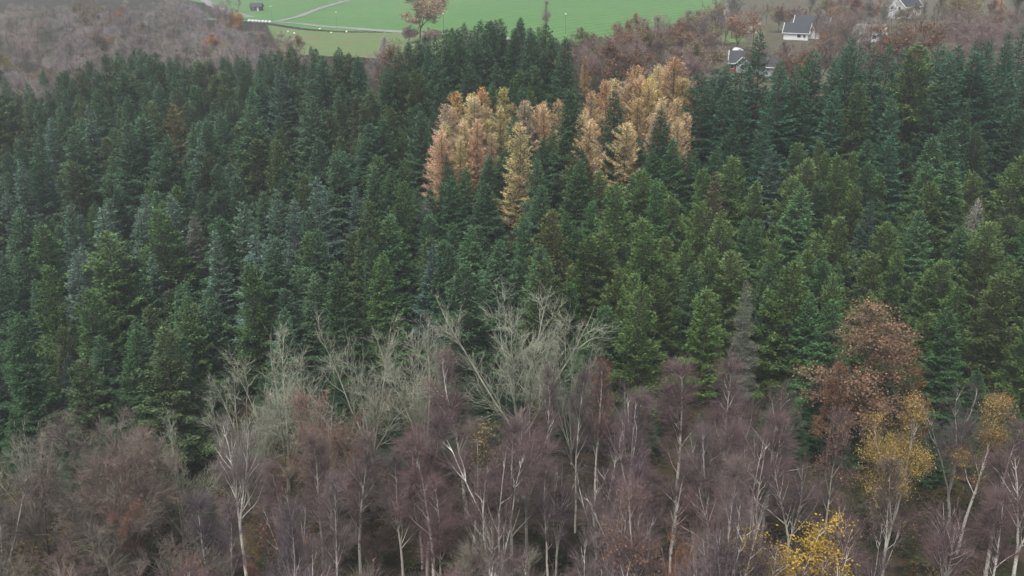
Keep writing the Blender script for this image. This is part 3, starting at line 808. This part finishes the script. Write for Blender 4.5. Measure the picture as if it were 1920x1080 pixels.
NAMES = dict(spruce=('spruce_tree', 'spruce', 'spruces of the conifer stand'), fir=('fir_tree', 'fir', 'firs of the conifer stand'),
             olive=('shaggy_conifer_tree', 'conifer', 'shaggy conifers of the stand'), larch=('larch_tree', 'larch', 'autumn larches in the clearing'))
def look(t):
    r, g, b = t['col']; k = t['kind']
    if k == 'larch': return 'golden-yellow larch' if g > .68 * r else ('orange larch' if b < .33 * r else 'pinkish-brown larch')
    nm = dict(spruce='spruce', fir='fir with tiered boughs', olive='shaggy conifer')[k]
    lum = r + g + b
    if r > g * .95: c = 'brownish-olive'
    elif lum > .30: c = 'silvery blue-green'
    elif b > g * .66: c = 'blue-green'
    elif r > g * .62: c = 'olive-green'
    else: c = 'dark green' if lum < .155 else 'green'
    return f'{c} {nm}'
kept.sort(key=lambda t: -t['h'] / (t['x'] ** 2 + t['y'] ** 2) ** .5)
for i, t in enumerate(kept):
    nm, cat, grp = NAMES[t['kind']]
    v = LIB[t['kind']][random.randrange(len(LIB[t['kind']]))]
    near = t['tip'][1] > 330 or t.get('big')
    tree(nm, cat, grp, uniq(look(t), *t['tip']), v, t['x'], t['y'], t['h'], t['col'], BARK, parts=near, sxy=t['w'], tilt=(random.gauss(0, .028), random.gauss(0, .028)))

# dead grey conifers among the living
for (px, py, h, w, col, lab) in [(1392, 494, 16, .9, (.18, .19, .15), 'dead grey conifer with bare drooping branches standing above the birches'),
                                 (1822, 342, 13, 1.2, (.40, .39, .34), 'pale bare dead conifer, first of the two skeletons in the green conifers'),
                                 (1884, 320, 14, 1.25, (.42, .41, .36), 'tallest pale bare dead conifer by the edge of the photo')]:
    x, y, z = hit(px, py, h)
    tree('dead_conifer_tree', 'dead tree', 'dead conifers', lab, LIB['dead'][0 if px < 1500 else 1], x, y - 3.0, h, col, col, sxy=w)

# ------------------------------------------------------------------ broadleaved belt in front
MAROON = (.122, .092, .092); MAROON2 = (.140, .094, .094); GREYBR = (.128, .102, .088); GREY = (.150, .128, .108); LICHEN = (.285, .295, .225)
WHITE = (.70, .66, .60); WHITE2 = (.54, .50, .45)
YEL = (.52, .36, .07); GOLD = (.42, .31, .10); RUST = (.34, .21, .13); ORANGE = (.38, .17, .06); PINK = (.33, .17, .11); BROWNLEAF = (.22, .125, .075)
LEAFM = {}
def leaf_mesh(kind, i, nleaf, size, tmin=0.0, side=None):
    key = (kind, i, nleaf, size, tmin, side)
    if key not in LEAFM:
        LEAFM[key] = leaf_geo(50 + i, LIB[kind][i]['an'], nleaf, size, tmin, side).build('leaf_cluster', [M_LEAF])
    return LEAFM[key]
# tip px, height, kind, variant, width, crown colour, bark colour, leaves(n, size, tmin, colour, side) or None, label
BELT = [
 (515, 618, 15.5, 'ash', 0, 1.15, LICHEN, LICHEN, None, 'broad pale lichen-grey bare tree with many ascending stems against dark spruces'),
 (440, 690, 13.0, 'ash', 3, 1.0, LICHEN, LICHEN, None, 'smaller pale grey bare tree leaning out beside the broad lichen-grey one'),
 (682, 580, 15.5, 'ash', 1, .95, LICHEN, LICHEN, None, 'tall pale grey-green bare tree with crooked branches in front of dark spruces'),
 (785, 600, 14.5, 'ash', 2, 1.05, LICHEN, LICHEN, None, 'round-crowned pale grey bare tree between the tall crooked one and the maroon birch'),
 (985, 528, 17.5, 'ash', 4, 1.2, LICHEN, LICHEN, None, 'largest pale lichen-grey bare tree with a fan-shaped crown, middle of the photo'),
 (1078, 590, 14.5, 'ash', 1, .62, LICHEN, LICHEN, None, 'slender pale bare tree with a hooked top beside the large fan-shaped one'),
 (312, 780, 11.5, 'ash', 0, .9, LICHEN, LICHEN, None, 'short pale lichen-grey bare tree among purple-brown twigs, lower left'),
 (28, 790, 10.5, 'ash', 2, .8, (.30, .29, .23), LICHEN, None, 'pale grey bare tree at the left edge behind brown bushy crowns'),
 (870, 652, 14.5, 'birch', 0, 1.1, MAROON2, WHITE, None, 'maroon-twigged birch rising in front of the fan-shaped pale tree'),
 (1027, 690, 14, 'birch', 1, .6, MAROON, WHITE2, None, 'thin white-stemmed birch with sparse grey twigs in a dark gap'),
 (1086, 690, 14, 'birch', 2, .6, MAROON, WHITE, None, 'straight slender white birch stem with a sparse crown'),
 (1124, 680, 14, 'birch', 3, .75, MAROON2, WHITE, (700, .15, .55, ORANGE, None), 'white birch keeping a few orange leaves at its top'),
 (1190, 728, 14, 'multi', 0, .85, MAROON, WHITE, None, 'many-stemmed white birch spreading like a broom'),
 (1280, 692, 15, 'birch', 4, 1.15, MAROON2, WHITE, None, 'tall white birch with a bent stem and wide maroon crown'),
 (1370, 680, 15, 'birch', 5, 1.05, MAROON2, WHITE, None, 'straight white birch with maroon twigs below the dead grey conifer'),
 (1462, 708, 13, 'bushy', 0, .8, GREYBR, WHITE2, None, 'rounded grey-brown bare tree beside the dark gap in the conifers'),
 (1430, 800, 12, 'multi', 1, 1.1, MAROON2, WHITE, None, 'many-stemmed maroon birch above the bright yellow birch'),
 (1500, 850, 11, 'birch', 6, 1.0, MAROON, WHITE2, None, 'maroon birch behind and beside the bright yellow birch'),
 (862, 812, 14, 'birch', 4, 1.25, GREYBR, WHITE, (1000, .12, .35, (.33, .27, .10), (.8, -.3, 0)), 'large white birch with thin yellow leaves down one side'),
 (1472, 958, 12.5, 'multi', 2, 1.5, (.20, .15, .08), WHITE, (13000, .115, .12, YEL, None), 'bright yellow-leaved birch at the bottom edge of the photo'),
 (1848, 744, 13.0, 'birch', 2, .95, (.22, .14, .09), WHITE, (4200, .12, .42, GOLD, None), 'white-stemmed birch with an amber crown near the edge of the photo'),
 (1703, 745, 13.5, 'multi', 3, 1.0, (.22, .15, .08), WHITE2, (9500, .12, .34, GOLD, None), 'golden-leaved broad crown standing below the big rusty oak'),
 (1655, 556, 14.4, 'oak', 1, 1.75, (.16, .12, .09), (.17, .14, .11), (9500, .125, .22, RUST, None), 'big rusty-brown leafy oak towering in front of the green conifers'),
 (1575, 680, 10.5, 'oak', 0, 1.0, (.16, .12, .09), (.17, .14, .11), (7000, .16, .25, (.25, .135, .08), None), 'lower rusty-brown oak crown at the side of the big one'),
 (1740, 690, 9.5, 'oak', 2, .95, (.16, .12, .09), (.17, .14, .11), (3800, .18, .3, (.24, .13, .05), None), 'brown and yellow leafed oak crown behind the golden one'),
 (1577, 770, 13, 'birch', 1, .7, MAROON, (.42, .42, .34), (1300, .15, .35, RUST, None), 'slender straight pale stem with rusty leaves below the oak'),
 (430, 772, 14, 'birch', 6, .9, (.17, .135, .13), WHITE, None, 'leaning white birch with grey twigs above a yellow shrub'),
 (600, 712, 13, 'bushy', 1, .9, (.21, .15, .12), (.3, .28, .24), (1600, .14, .1, BROWNLEAF, None), 'brown-leaved rounded tree beside the broad lichen-grey one'),
 (655, 800, 10, 'bushy', 2, .8, (.20, .14, .11), (.3, .28, .24), (1400, .14, .1, PINK, None), 'small pinkish-brown leafy tree below the crooked pale one'),
 (612, 900, 11.5, 'birch', 3, .95, (.18, .14, .14), WHITE, None, 'white birch with forked stem and grey-purple twigs near the bottom'),
 (745, 850, 12, 'birch', 5, 1.0, MAROON, WHITE2, None, 'maroon birch left of the large one with yellow leaves'),
 (1035, 880, 11, 'birch', 0, .95, MAROON, WHITE2, None, 'purple-grey birch in front of the dark gap, lower middle'),
 (1135, 890, 11, 'multi', 4, 1.05, MAROON, WHITE, None, 'fan of white stems below the broom-like birch'),
 (1160, 1000, 9, 'multi', 1, .9, MAROON2, WHITE2, None, 'low conical maroon birch at the bottom edge'),
 (1275, 985, 9, 'multi', 0, .7, PINK, WHITE2, (1500, .14, .3, PINK, None), 'small birch with salmon-pink leaves at the bottom edge'),
 (225, 930, 9.5, 'multi', 4, .7, (.22, .13, .10), GREYBR, (2000, .15, .1, (.28, .12, .07), None), 'rusty-orange leafy sapling among grey-brown bare trees, lower left'),
 (672, 890, 7, 'multi', 3, .6, (.2, .13, .1), GREYBR, (900, .15, .2, ORANGE, None), 'small orange-leaved sapling above the purple birches'),
 (1800, 925, 12, 'birch', 6, 1.1, MAROON2, WHITE2, None, 'maroon birch under the amber-crowned one, lower right'),
 (1905, 800, 13, 'birch', 0, 1.15, MAROON2, WHITE2, None, 'maroon birch cut by the right edge beside the amber crown'),
 (1890, 930, 12, 'birch', 4, 1.1, MAROON2, WHITE, None, 'white-stemmed maroon birch at the lower right corner'),
 (1690, 862, 12, 'birch', 2, .9, GREYBR, WHITE2, (500, .14, .3, GOLD, None), 'thin greyish birch with few leaves under the golden crown'),
 (1640, 980, 10, 'multi', 2, 1.0, MAROON, WHITE2, None, 'low purple-grey birch crown between the yellow birch and the right corner'),
 (140, 752, 12.5, 'bushy', 3, 1.15, GREY, GREYBR, None, 'broad grey-brown bare crown below the left spruces'),
 (232, 800, 11.5, 'bushy', 4, 1.0, (.19, .14, .12), GREYBR, None, 'rounded pinkish-brown bare crown next to the short lichen-grey tree'),
 (55, 868, 11.5, 'bushy', 0, 1.1, GREYBR, GREYBR, None, 'grey-brown bare crown near the left edge, second row'),
 (190, 900, 11, 'bushy', 1, 1.1, GREY, GREYBR, None, 'grey-brown bushy bare crown behind the rusty sapling'),
 (100, 990, 10, 'bushy', 2, 1.0, (.16, .115, .10), GREYBR, None, 'dark brown bare crown at the lower left corner'),
 (460, 985, 5.0, 'multi', 3, .9, (.2, .15, .1), GREYBR, (1500, .16, .0, (.40, .31, .04), None), 'yellow-green leafy shrub under the leaning white birch'),
 (470, 1035, 4.0, 'multi', 4, 1.0, (.2, .12, .1), GREYBR, (1100, .15, .0, (.34, .13, .05), None), 'low rusty shrub at the bottom edge below the yellow shrub'),
]
belt = []; hero = []
BN = dict(birch=('birch_tree', 'birch'), multi=('birch_tree', 'birch'), ash=('ash_tree', 'ash tree'), bushy=('bare_tree', 'bare tree'), oak=('oak_tree', 'oak'))
for (px, py, h, kind, vi, w, ccol, bcol, lf, lab) in BELT:
    h *= 1.22 if kind == 'ash' else 1.3
    x, y, z = hit(px, py, h)
    nm, cat = BN[kind]
    if 'shrub' in lab: nm, cat = 'leafy_shrub', 'shrub'
    lm = leaf_mesh(kind, vi, lf[0], lf[1], lf[2], lf[4]) if lf else None
    tree(nm, cat, 'trees of the broadleaved belt', lab, LIB[kind][vi], x, y, h, ccol, bcol, sxy=w, leaf=lm, leaf_col=lf[3] if lf else None, rz=random.random() * 6.28 if not (lf and lf[4]) else 0,
         tilt=(random.gauss(0, .014), random.gauss(0, .014)))
    belt.append((x, y)); hero.append((px, py, y, 78 if lf and lf[0] > 2500 else (60 if kind == 'ash' else 40), 240 if lf and lf[0] > 2500 else 140))
belt_poly = [(-120, 780), (60, 790), (200, 790), (330, 830), (400, 790), (520, 770), (640, 770), (720, 740), (780, 760), (900, 740), (960, 790), (1020, 730), (1100, 720), (1250, 720), (1420, 730), (1480, 770), (1500, 900), (1560, 940), (1680, 860),
             (1760, 830), (1900, 800), (2040, 800), (2040, 1180), (-120, 1180)]
for gy in np.arange(30, 130, 3.6):
    half = gy * .62 + 12
    for gx in np.arange(-half, half, 3.6):
        x = gx + random.uniform(-1.3, 1.3); y = gy + random.uniform(-1.3, 1.3)
        h = random.gauss(17.0, 2.0); z = float(G(x, y)); px, py, dep = proj(x, y, z + h)
        if not in_poly(px, py, belt_poly) or px < -70 or px > 1990 or py > 1130: continue
        if any((x - a) ** 2 + (y - b) ** 2 < 6.5 for a, b in belt): continue
        if 930 < px < 1010 and 850 < py < 1000 and random.random() < .7: continue
        if any(y < hy_ - .5 and abs(px - hx) < hw and hp - 60 < py < hp + hr for hx, hp, hy_, hw, hr in hero): continue
        if px > 380 and random.random() < .05: continue
        r = random.random(); lf = None; lcol = None; extra = ''
        if px < 380 and r < .62: kind, ccol, bcol = 'bushy', random.choice([GREY, GREYBR, (.18, .135, .12)]), GREYBR
        elif r < .66: kind, ccol, bcol = 'birch', random.choice([MAROON, MAROON2, (.16, .12, .115)]), random.choice([WHITE, WHITE2])
        elif r < .95: kind, ccol, bcol = 'multi', random.choice([MAROON, MAROON2, GREYBR]), random.choice([WHITE, WHITE2])
        else: kind, ccol, bcol = 'bushy', random.choice([GREYBR, GREY]), GREYBR
        vi = random.randrange(len(LIB[kind]))
        if random.random() < .12:
            lcol = random.choice([RUST, ORANGE, BROWNLEAF, PINK]); lf = leaf_mesh(kind, vi % 3, 700, .14, .1); vi %= 3; extra = ' with a few brown leaves'
        c = tuple(q / 1.2 for q in cc(ccol, .08))
        hue = 'maroon-twigged' if c[0] > 1.42 * c[2] else ('purple-grey' if c[0] < 1.3 * c[2] else 'grey-brown')
        nm, cat = BN[kind]
        what = dict(birch='bare birch', multi='many-stemmed bare birch', bushy='bushy bare tree')[kind]
        tree(nm, cat, 'trees of the broadleaved belt', uniq(f'{hue} {what}{extra}' if not extra else f'{hue} {what} with brown leaves', px, py), LIB[kind][vi], x, y, h, c, bcol,
             sxy=random.uniform(.85, 1.15), leaf=lf, leaf_col=lcol, tilt=(random.gauss(0, .022), random.gauss(0, .022)))
        belt.append((x, y))
print('belt', len(belt))

# maroon birches filling in between and behind the named ones
for k in range(28):
    px = random.choice([random.uniform(980, 1520), random.uniform(1000, 1480), random.uniform(560, 860), random.uniform(1760, 1950)]); py, h = random.uniform(712, 830), random.uniform(15.5, 19)
    x, y, z = hit(px, py, h)
    if any((x - a) ** 2 + (y - b) ** 2 < 3.2 for a, b in belt): continue
    if any(y < hy_ - .5 and abs(px - hx) < hw * .8 and hp - 60 < py < hp + hr * .7 for hx, hp, hy_, hw, hr in hero if hw > 50): continue
    kind = random.choice(['birch', 'birch', 'multi']); v = LIB[kind][random.randrange(5)]
    c = tuple(q / 1.2 for q in cc(random.choice([MAROON, MAROON2]), .1))
    tree('birch_tree', 'birch', 'trees of the broadleaved belt', uniq('dusky maroon birch close to the conifers', px, py), v, x, y, h, c, random.choice([WHITE2, (.40, .37, .33)]), sxy=random.uniform(.9, 1.25))
    belt.append((x, y))
# low bare shrubs between the stems
for k in range(95):
    px, py, h = random.uniform(-40, 1960), random.uniform(870, 1120), random.uniform(3.5, 5.8)
    x, y, z = hit(px, py, h)
    if any((x - a) ** 2 + (y - b) ** 2 < 2.2 for a, b in belt): continue
    kind = random.choice(['bushy', 'bushy', 'multi']); v = LIB[kind][random.randrange(5)]
    c = cc(random.choice([(.095, .072, .064), (.085, .070, .060), (.10, .066, .058)]), .1)
    tree('bare_shrub', 'shrub', 'bare shrubs under the birches', uniq('low dark bare shrub between birch stems', px, py), v, x, y, h, c, GREYBR, sxy=random.uniform(1.0, 1.4))
    belt.append((x, y))
# young spruces along the foot of the stand
for k in range(70):
    px, py, h = random.uniform(-40, 1960), random.uniform(690, 800), random.uniform(5, 8.5)
    x, y, z = hit(px, py, h)
    if any((x - a) ** 2 + (y - b) ** 2 < 3.0 for a, b in belt): continue
    col = cc((.034, .075, .034), .15)
    v = LIB['spruce'][random.randrange(9)]
    tree('young_spruce_tree', 'young spruce', 'young spruces at the foot of the stand', uniq('small dark spruce under the bare trees', px, py), v, x, y, h, col, BARK, parts=False, sxy=1.35)
    belt.append((x, y))
# undergrowth: bramble, bracken and saplings on the forest floor
def undergrowth(name, n, yr, cols_label, seed, col, size, cond):
    rng = np.random.default_rng(seed); g = Geo(); C = []
    while len(C) < n:
        y = rng.uniform(*yr); x = rng.uniform(-.6, .6) * y
        if cond(x, y): C.append((x, y))
    C = np.array(C); k = 26
    b = np.repeat(np.arange(n), k)
    p = np.stack([C[b, 0] + rng.normal(0, .55, n * k), C[b, 1] + rng.normal(0, .55, n * k), np.zeros(n * k)], 1)
    p[:, 2] = G(p[:, 0], p[:, 1]) + rng.random(n * k) ** 1.4 * size
    d = rng.normal(0, 1, (n * k, 3)); d[:, 2] = rng.uniform(-.1, .9, n * k)
    blades(g, rng, p, d, rng.uniform(.25, .6, n * k), rng.uniform(.08, .22, n * k), 0)
    o = link(name, g.build(name, [M_LEAF])); o.color = (*col, 1)
    return tag(o, cols_label, kind='stuff')
undergrowth('undergrowth', 1500, (48, 105), 'tan and rusty bracken on the floor of the broadleaved belt', 21, (.11, .075, .035), .8, lambda x, y: True)
undergrowth('undergrowth', 1200, (48, 105), 'dark green bramble and moss under the bare trees', 22, (.045, .062, .022), 1.0, lambda x, y: True)


# ------------------------------------------------------------------ woods and garden trees behind the stand
def lib_leafy(kind, src, n, nleaf, size, tmin, clump=True):
    LIB[kind] = []
    for i in range(n):
        v = LIB[src][i]
        LIB[kind].append(dict(trunk=v['trunk'], crown=v['crown'], H=v['H'], leaf=leaf_geo(80 + i, v['an'], nleaf, size, tmin, clump=clump).build('leaf_cluster', [M_LEAF])))
lib_leafy('leafy', 'bushy', 3, 4500, .24, .05)
lib_leafy('full', 'bushy', 3, 14000, .25, .0, False)
KEEP = [(458, 0, 520, 46, sh.location.y), (520, 0, 745, 66, hit(632, 55)[1]), (1360, 84, 1414, 126, h2.location.y), (1460, 14, 1512, 74, h1.location.y), (1372, 82, 1400, 98, tn.location.y)]   # where a thing behind shows clear: box and its distance
FARB = (.25, .215, .205); FARR = (.19, .142, .128); FARG = (.19, .17, .14)
bgt = []
BGX = [ # tip px, height, kind, width, colour, label
 (785, -18, 15.5, 'full', 1.5, (.48, .36, .24), 'broad pale-orange leafy tree standing alone before the green field'),
 (766, 46, 6.0, 'full', 1.5, (.34, .27, .19), 'low tan bush at the foot of the pale-orange tree'),
 (806, 50, 6.0, 'full', 1.5, (.32, .25, .18), 'second low tan bush beside the foot of the pale-orange tree'),
 (1025, 2, 13.0, 'birch', .85, (.22, .17, .15), 'thin bare tree above the dark conifer tops before the field'),
 (1390, -34, 15.0, 'oak', 1.25, (.09, .07, .06), 'dark bare tree with a stout trunk above the garden path'),
 (440, 16, 12, 'full', 1.1, (.45, .25, .08), 'orange leafy tree by the shed at the end of the wood'),
 (398, 66, 11, 'full', 1.0, (.45, .22, .12), 'salmon-orange tree just above the spruce tips beside a yellow-green one'),
 (420, 74, 10, 'full', .9, (.30, .30, .10), 'yellow-green leafy tree just above the spruce tips'),
 (450, 76, 9, 'full', .8, (.48, .26, .10), 'small orange tree just above the spruce tips'),
 (185, 60, 11, 'full', 1.3, (.30, .20, .13), 'pale brown leafy tree in the far wood above the spruces'),
 (97, 90, 7, 'leafy', 1.0, (.36, .30, .10), 'small yellowish tree in the far wood'),
 (1036, 96, 13, 'larch', .95, (.50, .38, .18), 'pale yellow larch with a spiky top beside the dark stand'),
 (1098, 104, 8, 'larch', .95, (.60, .38, .16), 'small orange larch among reddish bare trees'),
 (855, 172, 15, 'larch', 1.25, (.60, .40, .16), 'yellow-orange larch with spreading boughs at the end of the larch group'),
 (905, 165, 15.5, 'larch', 1.1, (.66, .38, .17), 'tall bright orange larch in the larch group'),
 (945, 164, 15.5, 'larch', 1.1, (.50, .44, .15), 'yellow-green larch beside the bright orange one'),
 (1215, 150, 16, 'larch', 1.5, (.56, .44, .13), 'yellow larch behind the two dark green spruces'),
 (1268, 108, 18, 'larch', 1.7, (.46, .29, .16), 'broad brown-orange larch at the edge of the dark fir stand'),
 (1195, 124, 17, 'larch', 1.3, (.56, .37, .19), 'tall pale orange larch in the middle of the larch group'),
 (1135, 150, 16, 'larch', 1.1, (.60, .36, .19), 'orange larch between the two dark green spruces'),
 (985, 188, 13, 'larch', 1.2, (.58, .42, .22), 'pale orange larch third from the end of the larch group'),
 (1018, 190, 13, 'larch', 1.2, (.55, .41, .23), 'pale tan larch between the yellow-green larch and the tall dark spruce'),
 (1046, 188, 12.5, 'larch', 1.1, (.58, .42, .22), 'orange larch tucked against the tall dark spruce'),
 (474, 40, 8, 'birch', 1.2, (.21, .18, .17), 'thin bare tree beside the row of white bales'),
 (498, 46, 8, 'birch', 1.1, (.21, .18, .17), 'thin bare tree just below the row of white bales'),
 (528, 56, 8, 'bushy', 1.1, (.22, .185, .175), 'mauve-grey bush tree at the corner of the rough verge'),
 (1182, 28, 12, 'leafy', .95, (.34, .17, .09), 'rusty leafy tree among the reddish bare trees'),
 (1222, 46, 10, 'leafy', .8, (.42, .20, .09), 'orange-brown tree in front of the reddish bare trees'),
 (1565, 0, 11, 'leafy', .9, (.48, .29, .11), 'orange leafy tree beside the white house with two roofs'),
 (1615, -20, 14, 'leafy', 1.2, (.30, .14, .09), 'russet leafy tree between the white houses'),
 (1580, 40, 10, 'leafy', 1.0, (.32, .17, .10), 'russet tree in front of the white house garden'),
 (1800, -26, 15, 'leafy', 1.15, (.40, .29, .12), 'pale yellow leafy tree above the fir tops, upper right'),
 (1880, -4, 11, 'larch', 1.2, (.58, .27, .10), 'orange larch at the upper right above the fir tops'),
 (1900, 40, 8, 'leafy', 1.1, (.30, .25, .12), 'yellowish low tree above the firs at the right edge'),
 (1420, 76, 8, 'leafy', .9, (.30, .24, .09), 'olive-yellow bush beside the garden lawn'),
 (1470, 78, 7, 'spruce', 1.4, (.04, .075, .05), 'dark green bush below the white house'),
 (1532, 24, 11, 'birch', 1.2, (.19, .145, .14), 'mauve-grey bare tree screening the end of the white house'),
 (1548, 34, 10, 'bushy', 1.2, (.20, .15, .14), 'bushy bare tree in front of the upper slate roof'),
 (1240, 60, 13, 'birch', 1.1, FARR, 'tall reddish bare birch beside the orange-brown tree'),
]
for (px, py, h, kind, w, col, lab) in BGX:
    x, y, z = hit(px, py, h); v = LIB[kind][random.randrange(len(LIB[kind]))]
    nm, cat = {'leafy': ('autumn_tree', 'tree'), 'full': ('autumn_tree', 'tree'), 'larch': ('larch_tree', 'larch'), 'oak': ('bare_tree', 'bare tree'), 'birch': ('bare_tree', 'bare tree'), 'bushy': ('bare_tree', 'bare tree'), 'spruce': ('garden_shrub', 'shrub')}[kind]
    tree(nm, cat, None, lab, v, x, y, h, col, BARK, parts=False, sxy=w); bgt.append((x, y))
bg_poly = [(-80, -60), (455, -60), (462, 20), (470, 50), (545, 62), (590, 84), (540, 90), (430, 96), (270, 88), (190, 104), (130, 136), (-80, 150)]
bg2 = [(1062, 60), (1150, 44), (1230, 18), (1320, 12), (1345, 60), (1345, 84), (1310, 100), (1265, 110), (1190, 124), (1150, 150), (1100, 160), (1066, 150)]
bg3 = [(1345, -20), (1420, -50), (2000, -60), (2000, 36), (1900, 48), (1800, 62), (1720, 88), (1620, 74), (1500, 92), (1420, 96), (1400, 60), (1350, 60)]
bg4 = [(680, 70), (760, 66), (760, 84), (735, 96), (690, 104)]
bg5 = [(545, 58), (575, 56), (575, 78), (545, 80)]
cand = []
yy = 185.0
while yy < 680:
    sp = 5.2 + max(0, yy - 215) * .028
    xx = -yy * .62
    while xx < yy * .62:
        x = xx + random.uniform(-.4, .4) * sp; y = yy + random.uniform(-.4, .4) * sp; xx += sp
        h = random.gauss(10.5, 2.0); z = float(G(x, y)); px, py, dep = proj(x, y, z + h)
        if px < -60 or px > 1980: continue
        zone = 0
        for q, P_ in enumerate((bg_poly, bg2, bg3, bg4, bg5)):
            if in_poly(px, py, P_): zone = q + 1
        if not zone: continue
        if any((x - a) ** 2 + (y - b) ** 2 < 9 for a, b in bgt): continue
        if any((x - t['x']) ** 2 + (y - t['y']) ** 2 < 9 for t in kept): continue
        if any((x - o_.location.x) ** 2 + (y - o_.location.y - 4) ** 2 < 130 for o_ in (h1, h2, h3, h4)): continue
        bxp, byp, _ = proj(x, y, z); rad = 3.2 * FPX / dep
        if any(px + rad > k0 and px - rad < k2 and byp > k1 and py < k3 and y < kd for k0, k1, k2, k3, kd in KEEP): continue
        if zone == 3 and px < 1560 and random.random() < .25: continue
        cand.append((y, x, h, zone, float(px), float(py), float(byp), float(dep)))
    yy += sp * .95
cand.sort(); cnt = 0
for (y, x, h, zone, px, py, byp, dep) in cand:
    w = random.uniform(1.1, 1.5); rad = 3.6 * w * h / 12 * FPX / dep / 4 * .8; vis = 0
    r0, r1 = int(py / 4), int(py / 4 + (byp - py) / 4 * .8)
    for r in range(max(0, r0), min(270, r1 + 1)):
        k = (r - r0 + .5) / max(1, r1 - r0 + 1); ww = rad * min(1, 2.2 * k ** .7)
        a, b = max(0, int(px / 4 - ww)), min(480, int(px / 4 + ww) + 1)
        if a < b: vis += int((~MASK[r, a:b]).sum()); MASK[r, a:b] = True
    if vis < 8: continue
    r = random.random()
    kind = 'bushy' if r < .55 else ('birch' if r < .8 else 'multi')
    col = {1: FARB, 2: FARR if r < .6 else FARB, 3: FARR if r < .5 else FARG, 4: FARB, 5: FARB}[zone]
    if random.random() < (.06 if zone == 1 else .16): kind = 'leafy'; col = random.choice([(.30, .19, .11), (.27, .15, .09), (.26, .21, .10)])
    col = tuple(q / 1.15 for q in cc(col, .14))
    what = 'brown-leaved tree' if kind == 'leafy' else ('reddish-brown bare tree' if col[0] > 1.6 * col[2] else ('olive-grey bare tree' if col[0] < 1.18 * col[1] else 'mauve-grey bare tree'))
    tree('broadleaf_tree', 'bare tree' if kind != 'leafy' else 'tree', 'trees behind the conifer stand', uniq(what + (' in the far wood' if zone == 1 else ' behind the conifers'), px, py),
         LIB[kind][random.randrange(len(LIB[kind]))], x, y, h, col, BARK, parts=False, sxy=w)
    cnt += 1




# ------------------------------------------------------------------ haze
m, nt, N = new_mat('haze_air')
out = N('ShaderNodeOutputMaterial'); pv = N('ShaderNodeVolumePrincipled')
pv.inputs['Color'].default_value = (.86, .92, .95, 1); pv.inputs['Density'].default_value = .0005; pv.inputs['Anisotropy'].default_value = .2
nt.links.new(pv.outputs[0], out.inputs['Volume'])
bm = bmesh.new(); box_bm(bm, -5200, 5200, -3200, 8200, -32, 72)
hz_ = bmo('haze', bm, m)
tag(hz_, 'thin pale mist over the whole valley', kind='stuff')
